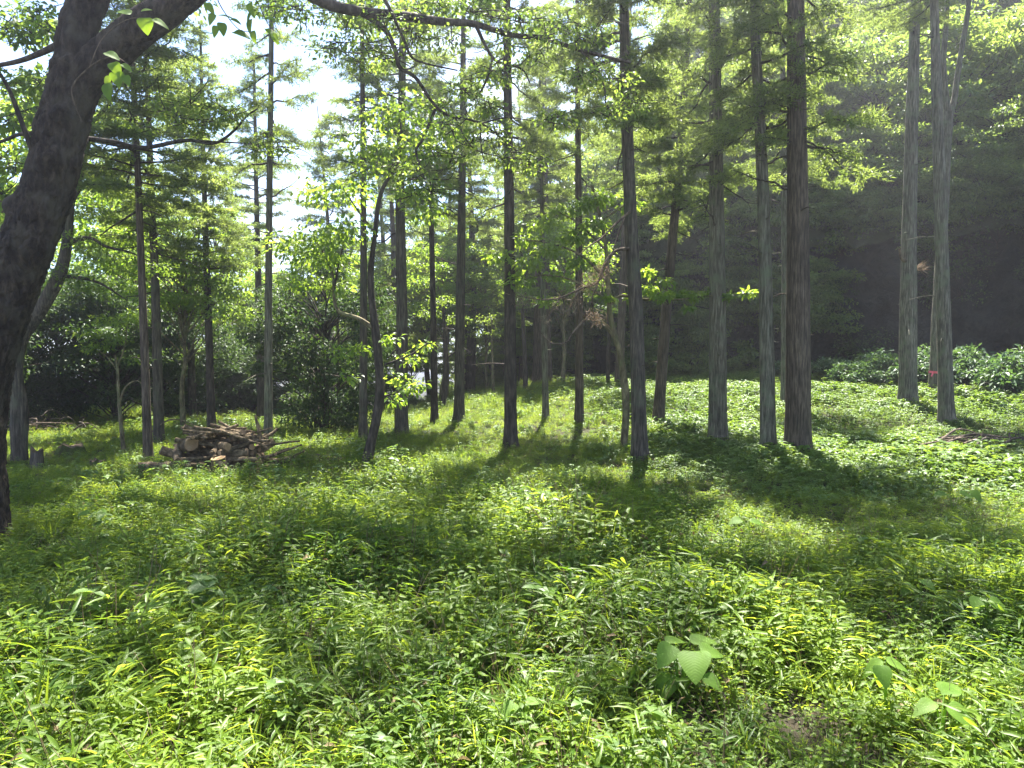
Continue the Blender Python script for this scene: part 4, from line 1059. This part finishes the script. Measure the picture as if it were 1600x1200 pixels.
place_log('log', log_mesh(.30, .10, .10, 134), (p.x, p.y, p.z), (0, .15, 2.4), 'thick sawn log with its cut end facing out, left shoulder of the pile', 'log')
p = at(402, 668, pc.y)
mb = MB(); mb.tube(catmull([(0.05, 0, -.18), (.015, 0, 0), (-.02, 0, .13), (-.035, 0, .20)], 10), np.linspace(.04, .008, 10), 8, ridge=.1, seed=2)
tag(mb.build('stake', M['bark_log'], None, (p.x, p.y, p.z)), 'pointed broken stake sticking up at the right of the pile', 'stake')
p = at(368, 668, pc.y)
mb = MB(); mb.tube(catmull([(0, 0, -.12), (0, 0, .05)], 5), np.linspace(.022, .018, 5), 8, cap=True)
tag(mb.build('peg', M['bark_log'], None, (p.x, p.y, p.z)), 'short upright peg on the crest of the pile', 'stick')
# logs in the grass right of the pile
solo(489, 714, .08, LOGS[2], (0, 0, 2.5), 'left pale log of the small group right of the pile', scale=(.8, .8, .8))
solo(503, 716, .07, LOGS[1], (0, .05, .5), 'thin middle log of the small group right of the pile', scale=(.9, 1, 1))
solo(520, 718, .08, LOGS[0], (0, 0, -.3), 'right log of the small group, its dark end facing the camera', scale=(.85, 1, 1))
# stumps
def stump(px, py, r, h, mat, label, seed):
    p = hit(px, py)
    mb = MB(); z = np.linspace(-.1, h, 9)
    V = mb.tube(np.c_[np.zeros(9), np.zeros(9), z], r * (1 + .4 * np.exp(-np.clip(z, 0, 9) / .08)), 18, ridge=.16 if h < .2 else .09, lump=.06 if h < .2 else .02, seed=seed)
    V[-1, :, 2] += np.random.default_rng(seed).normal(0, .025, 18); mb.V[-1] = V.reshape(-1, 3)
    T = thing('tree_stump', p, label, 'stump')
    mb.build('bark', mat, T)
    c = MB(); ring = V[-1] + np.array([0, 0, .002]); ctr = ring.mean(0) - np.array([0, 0, .01]); idx = np.arange(18)
    c.add(np.vstack([ring, ctr[None]]), [np.stack([idx, (idx + 1) % 18, np.full(18, 18)], -1)])
    c.build('cut_face', M['log_end_dark'], T)
stump(58, 724, .085, .30, M['bark_brown'], 'upright dark stump in the grass by the foot of the leaning tree', 3)
stump(113, 702, .20, .17, M['moss'], 'low wide mossy stump in the grass near the thicket', 5)
stump(153, 722, .10, .13, M['moss'], 'small mossy stump with tufts, left of the pale sapling', 7)
# brush heap at the right edge and fallen branches in the thicket
def brush(px0, px1, py, dy, n_, lab, hgt, seed, name='fallen_branch', group=None):
    r_ = random.Random(seed)
    for k in range(n_):
        p = hit(r_.uniform(px0, px1), py + r_.uniform(-dy, dy))
        mb = MB(); L = r_.uniform(.5, 1.3)
        q = [(-L / 2, 0, r_.uniform(0, .1)), (0, r_.uniform(-.1, .1), r_.uniform(.0, hgt)), (L / 2, 0, r_.uniform(-.02, .08))]
        mb.tube(catmull(q, 9), np.linspace(.022, .008, 9), 6, ridge=.05, seed=k)
        for s_ in range(3):
            t_ = r_.uniform(-.3, .4) * L
            mb.tube(catmull([(t_, 0, .04), (t_ + .15, r_.uniform(-.15, .15), r_.uniform(.03, .2))], 4), np.linspace(.008, .003, 4), 4)
        o = mb.build(name, M['twig'] if k % 2 else M['bark_dark'], None, (p.x, p.y, p.z + .05 + r_.uniform(0, hgt)))
        o.rotation_euler.z = r_.gauss(0, .5)
        tag(o, lab, 'branch', group)
brush(1490, 1600, 706, 9, 26, 'dead branch in the low brush heap at the right edge', .22, 3, group='branches of the brush heap')
brush(30, 140, 672, 6, 14, 'fallen bare branch lying along the foot of the dark thicket', .25, 4, group='branches by the thicket')
p = hit(322, 672)
mb = MB(); mb.tube(catmull([(-.3, 0, 0), (0, 0, .35), (.35, 0, .55), (.75, 0, .45), (1.0, 0, .2)], 14), np.linspace(.018, .006, 14), 6)
tag(mb.build('fallen_branch', M['twig'], None, (p.x, p.y - 2.5, gz(p.x, p.y - 2.5))), 'bare bent stick arching over the back of the wood pile', 'branch')

# ------------------------------------------------------------------ ground cover: a few small plants, set out in great numbers
protos = bpy.data.collections.new('plant_kinds')          # not linked to the scene
def proto(k, mb, mat):
    o = bpy.data.objects.new('plant_%02d' % k, mb.mesh('plant_%02d' % k, mat))
    protos.objects.link(o)
rgp = np.random.default_rng(77)
KIND = {}
def reg(kind, mb, mat):
    k = sum(len(v) for v in KIND.values())
    KIND.setdefault(kind, []).append(k)
    proto(k, mb, mat)
def stemline(mb, p0, p1, r=.002):
    mb.tube(np.array([p0, (np.array(p0) + p1) / 2 + rgp.normal(0, .008, 3), p1]), [r, r * .9, r * .6], 3, rnd=.4)
for v in range(3):      # low creeping herb with small ovate leaves
    mb = MB(); n_ = 46
    a = rgp.uniform(0, 6.28, n_); r = .20 * rgp.uniform(0, 1, n_) ** .6
    P = np.c_[np.cos(a) * r, np.sin(a) * r, rgp.uniform(.02, .17, n_) * (1 - .5 * r / .2)]
    D = np.c_[np.cos(a) + rgp.normal(0, .5, n_), np.sin(a) + rgp.normal(0, .5, n_), rgp.normal(.05, .3, n_)]
    L = rgp.uniform(.028, .062, n_)
    mb.fine_leaves(P, D, np.c_[rgp.normal(0, .35, (n_, 2)), np.ones(n_)], L, L * rgp.uniform(.5, .7, n_), rgp.uniform(0, 1, n_), droop=.2)
    for i in range(12): stemline(mb, (P[i][0] * .6, P[i][1] * .6, 0), P[i])
    reg('herb', mb, M['ground'])
for v in range(3):      # knee-high leafy weed, leaves in pairs up the stem
    mb = MB()
    for s_ in range(4):
        b0 = np.array([*rgp.normal(0, .07, 2), 0]); h = rgp.uniform(.2, .42); tip = b0 + np.array([*rgp.normal(0, .06, 2), h])
        stemline(mb, b0, tip, .003)
        k = 8; t = np.linspace(.25, 1, k)
        P = b0 + (tip - b0) * t[:, None]
        a = np.arange(k) * 2.4 + rgp.uniform(0, 6)
        L = .085 * (1.15 - .55 * t) * rgp.uniform(.8, 1.2, k)
        mb.fine_leaves(P, np.c_[np.cos(a), np.sin(a), rgp.uniform(.0, .5, k)], np.c_[rgp.normal(0, .25, (k, 2)), np.ones(k)], L, L * .48, rgp.uniform(0, 1, k), droop=.35)
    reg('weed', mb, M['ground'])
for v in range(3):      # dwarf bamboo grass, lance leaves
    mb = MB()
    for s_ in range(5):
        b0 = np.array([*rgp.normal(0, .06, 2), 0]); h = rgp.uniform(.16, .36); lean = rgp.normal(0, .09, 2); tip = b0 + np.array([*lean, h])
        stemline(mb, b0, tip, .0025)
        k = 7; t = np.linspace(.35, 1, k)
        P = b0 + (tip - b0) * t[:, None]
        a = np.arctan2(lean[1], lean[0]) + np.where(np.arange(k) % 2, 1, -1) * rgp.uniform(.3, 1.3, k)
        L = rgp.uniform(.10, .19, k)
        mb.fine_leaves(P, np.c_[np.cos(a), np.sin(a), rgp.uniform(.1, .8, k)], np.c_[rgp.normal(0, .4, (k, 2)), np.ones(k)], L, L * rgp.uniform(.11, .17, k), rgp.uniform(0, 1, k), droop=.4, fold=.2)
    reg('sasa', mb, M['grass'])
for v in range(3):      # grass tuft
    mb = MB(); n_ = 34
    a = rgp.uniform(0, 6.28, n_)
    P = np.c_[rgp.normal(0, .035, (n_, 2)), np.zeros(n_)]
    D = np.c_[np.cos(a) * rgp.uniform(.1, .7, n_), np.sin(a) * rgp.uniform(.1, .7, n_), np.ones(n_)]
    mb.blades(P, D, rgp.uniform(.16, .40, n_), rgp.uniform(.004, .010, n_), rgp.uniform(.1, .55, n_), rgp.uniform(0, 1, n_))
    reg('grass', mb, M['grass'])
for v in range(3):      # nettle-like herb with broad pale leaves on top
    mb = MB()
    for s_ in range(4):
        b0 = np.array([*rgp.normal(0, .11, 2), 0]); h = rgp.uniform(.18, .42); tip = b0 + np.array([*rgp.normal(0, .05, 2), h])
        stemline(mb, b0, tip, .003)
        k = 9; t = np.concatenate([np.linspace(.4, .85, 4), np.full(5, 1.0)])
        P = b0 + (tip - b0) * t[:, None]
        a = np.arange(k) * 2.2 + rgp.uniform(0, 6)
        L = rgp.uniform(.07, .13, k)
        mb.fine_leaves(P, np.c_[np.cos(a), np.sin(a), rgp.uniform(-.1, .3, k)], np.c_[rgp.normal(0, .22, (k, 2)), np.ones(k)], L, L * rgp.uniform(.55, .75, k), rgp.uniform(0, 1, k), droop=.3)
    reg('nettle', mb, M['nettle'])
for v in range(2):      # fine short grass mat
    mb = MB(); n_ = 90
    a = rgp.uniform(0, 6.28, n_); r = .2 * np.sqrt(rgp.uniform(0, 1, n_))
    P = np.c_[np.cos(a) * r, np.sin(a) * r, np.zeros(n_)]
    a = rgp.uniform(0, 6.28, n_)
    D = np.c_[np.cos(a) * .5, np.sin(a) * .5, np.ones(n_)]
    mb.blades(P, D, rgp.uniform(.06, .20, n_), rgp.uniform(.004, .009, n_), rgp.uniform(.1, .6, n_), rgp.uniform(0, 1, n_))
    reg('mat', mb, M['grass'])

M['dry'] = leaf_mat('dry_leaf', (.14, .10, .05), (.30, .23, .13), (.14, .09, .04), (.26, .19, .09), .3, .7, .2, True)
for v in range(2):      # withered stems and fallen leaves
    mb = MB(); n_ = 9
    a = rgp.uniform(0, 6.28, n_)
    P = np.c_[rgp.normal(0, .10, (n_, 2)), rgp.uniform(.02, .22, n_)]
    L = rgp.uniform(.04, .11, n_)
    mb.fine_leaves(P, np.c_[np.cos(a), np.sin(a), rgp.uniform(-.8, .3, n_)], np.c_[rgp.normal(0, .6, (n_, 2)), np.ones(n_)], L, L * rgp.uniform(.2, .5, n_), rgp.uniform(0, 1, n_), droop=.6, fold=.35)
    for i in range(4): stemline(mb, (rgp.normal(0, .08), rgp.normal(0, .08), 0), np.array([*rgp.normal(0, .14, 2), rgp.uniform(.25, .5)]), .0025)
    reg('dry', mb, M['dry'])
def vnoise(x, y, s, seed):
    r_ = np.random.default_rng(seed)
    out = np.zeros_like(x)
    for k in range(7):
        th = r_.uniform(0, 6.28); f = s * r_.uniform(.6, 1.6)
        out += np.sin((x * math.cos(th) + y * math.sin(th)) * f + r_.uniform(0, 6.28))
    return out / 3.7
def scatter(name, label, bands, seed, mixf, mask=None, size=(.8, 1.3)):
    r_ = np.random.default_rng(seed)
    X, Y = [], []
    for (d0, d1, dens, half) in bands:
        n_ = int(dens * half * (d1 * d1 - d0 * d0))
        d = np.sqrt(r_.uniform(d0 * d0, d1 * d1, n_)); th = r_.uniform(-half, half, n_)
        X.append(d * np.sin(th)); Y.append(d * np.cos(th))
    for (T_, W_, b_, w_) in TREE_AT.values():
        n_ = 46; a_ = r_.uniform(0, 6.28, n_); q_ = w_ / FPX * b_.y / 2 * 1.25 + r_.uniform(0, .35, n_)
        X.append(b_.x + np.cos(a_) * q_); Y.append(b_.y + np.sin(a_) * q_)
    X, Y = np.concatenate(X), np.concatenate(Y)
    keep = np.ones(len(X), bool)
    if mask is not None: keep &= mask(X, Y, r_)
    keep &= ~(((X - pc.x) / 1.0) ** 2 + ((Y - pc.y) / .48) ** 2 < 1)
    X, Y = X[keep], Y[keep]
    idx, sc_ = mixf(X, Y, r_)
    k = idx >= 0
    X, Y, idx, sc_ = X[k], Y[k], idx[k], sc_[k]
    Z = terrain(X, Y)
    me = bpy.data.meshes.new(name)
    me.vertices.add(len(X)); me.vertices.foreach_set('co', np.c_[X, Y, Z].astype(np.float32).ravel())
    a_ = me.attributes.new('idx', 'INT', 'POINT'); a_.data.foreach_set('value', idx.astype(np.int32))
    a_ = me.attributes.new('scl', 'FLOAT', 'POINT'); a_.data.foreach_set('value', sc_.astype(np.float32))
    a_ = me.attributes.new('rot', 'FLOAT_VECTOR', 'POINT')
    a_.data.foreach_set('vector', np.c_[r_.normal(0, .14, (len(X), 2)), r_.uniform(0, 6.28, len(X))].astype(np.float32).ravel())
    for m_ in ('ground', 'grass', 'nettle'): me.materials.append(M[m_])
    o = link(name, me)
    tag(o, label, 'plants', kind='stuff')
    ng = bpy.data.node_groups.new(name, 'GeometryNodeTree')
    ng.interface.new_socket('Geometry', in_out='INPUT', socket_type='NodeSocketGeometry')
    ng.interface.new_socket('Geometry', in_out='OUTPUT', socket_type='NodeSocketGeometry')
    N_, L_ = ng.nodes, ng.links
    gi, go = N_.new('NodeGroupInput'), N_.new('NodeGroupOutput')
    ci = N_.new('GeometryNodeCollectionInfo'); ci.inputs['Collection'].default_value = protos
    ci.inputs['Separate Children'].default_value = True; ci.inputs['Reset Children'].default_value = True
    ip = N_.new('GeometryNodeInstanceOnPoints'); ip.inputs['Pick Instance'].default_value = True
    def attr(nm, ty):
        q = N_.new('GeometryNodeInputNamedAttribute'); q.data_type = ty; q.inputs['Name'].default_value = nm
        return q.outputs['Attribute']
    er = N_.new('FunctionNodeEulerToRotation')
    L_.new(attr('rot', 'FLOAT_VECTOR'), er.inputs[0]); L_.new(er.outputs[0], ip.inputs['Rotation'])
    L_.new(attr('scl', 'FLOAT'), ip.inputs['Scale']); L_.new(attr('idx', 'INT'), ip.inputs['Instance Index'])
    L_.new(gi.outputs[0], ip.inputs['Points']); L_.new(ci.outputs['Instances'], ip.inputs['Instance'])
    L_.new(ip.outputs['Instances'], go.inputs[0])
    md = o.modifiers.new('plants', 'NODES'); md.node_group = ng
    print(name, len(X))
    return o

def mix_all(X, Y, r_):
    n_ = len(X)
    idx = np.full(n_, -1); sc_ = r_.uniform(.75, 1.3, n_)
    d = np.hypot(X, Y)
    nz = vnoise(X, Y, .9, 3); nz2 = vnoise(X, Y, 1.6, 8)
    right = smooth((X - (1.2 + .0 * Y)) / 3.0) * smooth((Y - 7.5) / 3.5)
    u = r_.uniform(0, 1, n_)
    w = np.stack([np.full(n_, 1.0) + .5 * nz2,                       # herb
                  .55 + .35 * nz,                                     # weed
                  (.95 - .65 * nz2) * (1 - smooth((Y - 7) / 4)),      # sasa
                  .34 + .2 * nz,                                     # grass
                  2.6 * right + .1 * smooth((Y - 7) / 3),                                  # nettle
                  (.5 + .4 * nz) * smooth((Y - 7) / 3) * (1 - .85 * right)], 1)
    w = np.c_[w, .16 + .1 * nz2]
    w = np.clip(w, .01, None)
    w[:, 0] *= 1 - .6 * right; w[:, 1] *= 1 - .5 * right
    w = np.cumsum(w / w.sum(1, keepdims=True), 1)
    kind = (u[:, None] > w).sum(1)
    names = ['herb', 'weed', 'sasa', 'grass', 'nettle', 'mat', 'dry']
    for i, nm in enumerate(names):
        k = np.where(kind == i)[0]
        idx[k] = r_.choice(KIND[nm], len(k))
    sc_ *= np.where((kind == 5), 1.25, 1.0)
    nz3 = vnoise(X, Y, 2.6, 14)
    sc_ *= (1 + .35 * nz * (kind != 5)) * (1 + .22 * nz3)
    drop = r_.uniform(0, 1, n_) < np.clip(.26 - .42 * nz3 - .2 * nz2, 0, .58) * (1 - .92 * smooth((d - 5.5) / 3))
    idx[drop] = -1
    sc_ *= np.interp(d, [3, 6, 10, 18, 30], [.76, .70, .50, .46, .65])
    return idx, np.clip(sc_, .3, 1.8)
scatter('ground_cover', 'dense green weeds, herbs and grass covering the whole clearing', [(1.6, 8, 270, R(46)), (8, 15, 150, R(46)), (15, 24, 90, R(46)), (24, 34, 40, R(40)), (.3, 6, 25, R(150))], 2, mix_all)

# ------------------------------------------------------------------ large-leaved plants in the foreground
def big_plant(px, py, spec, label, k_=.78):
    p = hit(px, py)
    T = thing('large_leaved_plant', p, label, 'plant', 'large leaved plants in the foreground')
    mb = MB(); lv = []
    for i, (lx, ly, dx, dy, dz, L, k) in enumerate(spec):
        q = at(lx, ly, p.y + rgb.uniform(-.12, .12)) - p
        q.z = min(max(q.z * .85, .08), .34)
        mb.tube(catmull([(0, 0, -.02), (q.x * .35, q.y * .35, q.z * .7), tuple(q)], 7), np.linspace(.005, .0025, 7), 5)
        lv.append(put_leaf(T, q, (dx, dy, dz), (rgb.uniform(-.25, .25), -.35, 1), L * k_, k))
    st = mb.build('stem', M['bigleaf'], T)
    for o in lv: o.parent = st
big_plant(1062, 1075, [(1050, 990, -.5, -.7, -.3, .14, 0), (1085, 1000, -.2, -.9, -.35, .16, 3), (1040, 985, .7, .3, .1, .12, 4), (1078, 985, 1, .1, .15, .13, 2), (1095, 1000, .9, .2, .0, .12, 1), (1050, 1045, -.5, -.6, -.5, .13, 1), (1100, 1045, .6, -.6, -.3, .10, 0)], 'cluster of large pale heart-shaped leaves in the lower middle foreground', 1.05)
big_plant(1385, 1110, [(1378, 1015, -.9, -.1, -.5, .15, 4), (1375, 1020, -.1, -.8, -.5, .14, 0), (1385, 1015, .9, -.1, -.2, .15, 2), (1380, 1025, -.2, -.3, -1, .13, 1)], 'tall plant with four lance-like bright leaves, right foreground')
big_plant(1470, 1150, [(1460, 1080, -.9, -.4, -.1, .15, 2), (1480, 1085, .7, -.6, -.4, .17, 3), (1475, 1070, .5, .3, .2, .16, 1), (1490, 1060, -.4, -.3, .1, .13, 0)], 'plant with broad drooping pale leaves at lower right')
big_plant(812, 1130, [(805, 1085, -.6, -.6, -.2, .11, 1), (815, 1090, .3, -.8, -.3, .12, 4), (822, 1082, .8, .1, .1, .10, 2)], 'small plant with three yellow green leaves beside the grass tuft')
big_plant(725, 880, [(722, 838, -.8, -.4, -.2, .17, 0), (732, 836, .6, -.6, -.3, .18, 3), (738, 842, .9, .1, 0, .15, 1)], 'broad pale leaves standing in the middle of the shaded weeds')
big_plant(1540, 985, [(1530, 920, -.5, -.6, -.4, .16, 0), (1545, 925, .7, -.4, -.3, .16, 1), (1575, 965, -.9, -.1, 0, .16, 2), (1585, 970, .3, -.8, -.3, .18, 3)], 'leafy plant with broad leaves at the right edge of the foreground')
big_plant(1440, 940, [(1430, 910, -.8, -.3, -.1, .16, 3), (1450, 912, .8, -.3, -.1, .16, 0), (1440, 895, .1, -.8, 0, .15, 2)], 'pale plant with flat wide leaves in the right middle foreground')
big_plant(1590, 1180, [(1592, 1150, -.1, -.6, -.8, .18, 3), (1600, 1140, .6, -.3, -.4, .18, 1)], 'big drooping dark leaf at the bottom right corner')
big_plant(1490, 790, [(1478, 765, -.9, -.2, 0, .19, 0), (1500, 765, .9, -.2, -.1, .2, 3), (1518, 760, .4, -.7, -.5, .18, 1)], 'tall broad-leaved weed with dark leaves above the right slope')
big_plant(1170, 830, [(1158, 806, -.8, -.3, 0, .17, 1), (1172, 808, .8, -.3, -.1, .17, 3)], 'lone weed with two wide grey green leaves right of centre')
big_plant(60, 1040, [(55, 1006, -.3, -.7, -.5, .15, 0), (70, 1005, .7, -.4, -.5, .15, 3)], 'plant with two hanging broad leaves at the lower left')
big_plant(150, 815, [(140, 795, -.8, -.3, 0, .15, 3), (152, 793, .8, -.3, 0, .16, 0)], 'broad-leaved weed in the sunny left middle ground')
def tuft(px, py, n_, L, label, seed):
    p = hit(px, py)
    r_ = np.random.default_rng(seed)
    a = r_.uniform(0, 6.28, n_)
    mb = MB()
    mb.blades(np.c_[r_.normal(0, .03, (n_, 2)), np.full(n_, -.01)], np.c_[np.cos(a) * r_.uniform(.1, .6, n_), np.sin(a) * r_.uniform(.1, .6, n_), np.ones(n_)], L * r_.uniform(.6, 1.1, n_), r_.uniform(.008, .014, n_), r_.uniform(.1, .45, n_), r_.uniform(0, 1, n_))
    tag(mb.build('grass_tuft', M['grass'], None, p), label, 'grass', 'tall grass tufts')
for i, (px, py, n_, L, lab) in enumerate([(845, 1110, 44, .42, 'tall arching grass tuft in the lower middle foreground'), (1000, 1010, 36, .33, 'upright grass tuft behind the large heart-shaped leaves'), (240, 925, 44, .40, 'dark grass tuft in the shaded left foreground'), (80, 835, 40, .40, 'dark grass tuft near the foot of the massive trunk'), (490, 865, 36, .34, 'grass tuft in the shaded weeds left of centre'), (160, 985, 40, .36, 'arching grass tuft at the left above the sunny patch'), (1265, 895, 40, .36, 'grass tuft in shaded weeds right of centre'), (60, 1120, 50, .42, 'broad grass tuft in the bottom left corner'), (1590, 920, 30, .36, 'grass tuft at the right edge')]):
    tuft(px, py, n_, L, lab, 300 + i)

# ------------------------------------------------------------------ hazy air
m, n, l, o_ = nodes_of('hazy_air')
pv = n.new('ShaderNodeVolumePrincipled')
pv.inputs['Color'].default_value = (.88, .90, 1.0, 1)
pv.inputs['Density'].default_value = 0.0025
pv.inputs['Anisotropy'].default_value = 0.80
l.new(pv.outputs[0], o_.inputs['Volume'])
mb = MB()
x0, x1, y0, y1, z0, z1 = -320, 320, -130, 720, -7, 34
mb.add([(x0, y0, z0), (x1, y0, z0), (x1, y1, z0), (x0, y1, z0), (x0, y0, z1), (x1, y0, z1), (x1, y1, z1), (x0, y1, z1)],
       [np.array([(3, 2, 1, 0), (4, 5, 6, 7), (0, 1, 5, 4), (1, 2, 6, 5), (2, 3, 7, 6), (3, 0, 4, 7)])])
tag(mb.build('haze', m), 'thin bright haze hanging in the sunlit air', 'haze', kind='stuff')
print('TRIS', sum(len(me.loops) - 2 * len(me.polygons) for me in bpy.data.meshes))
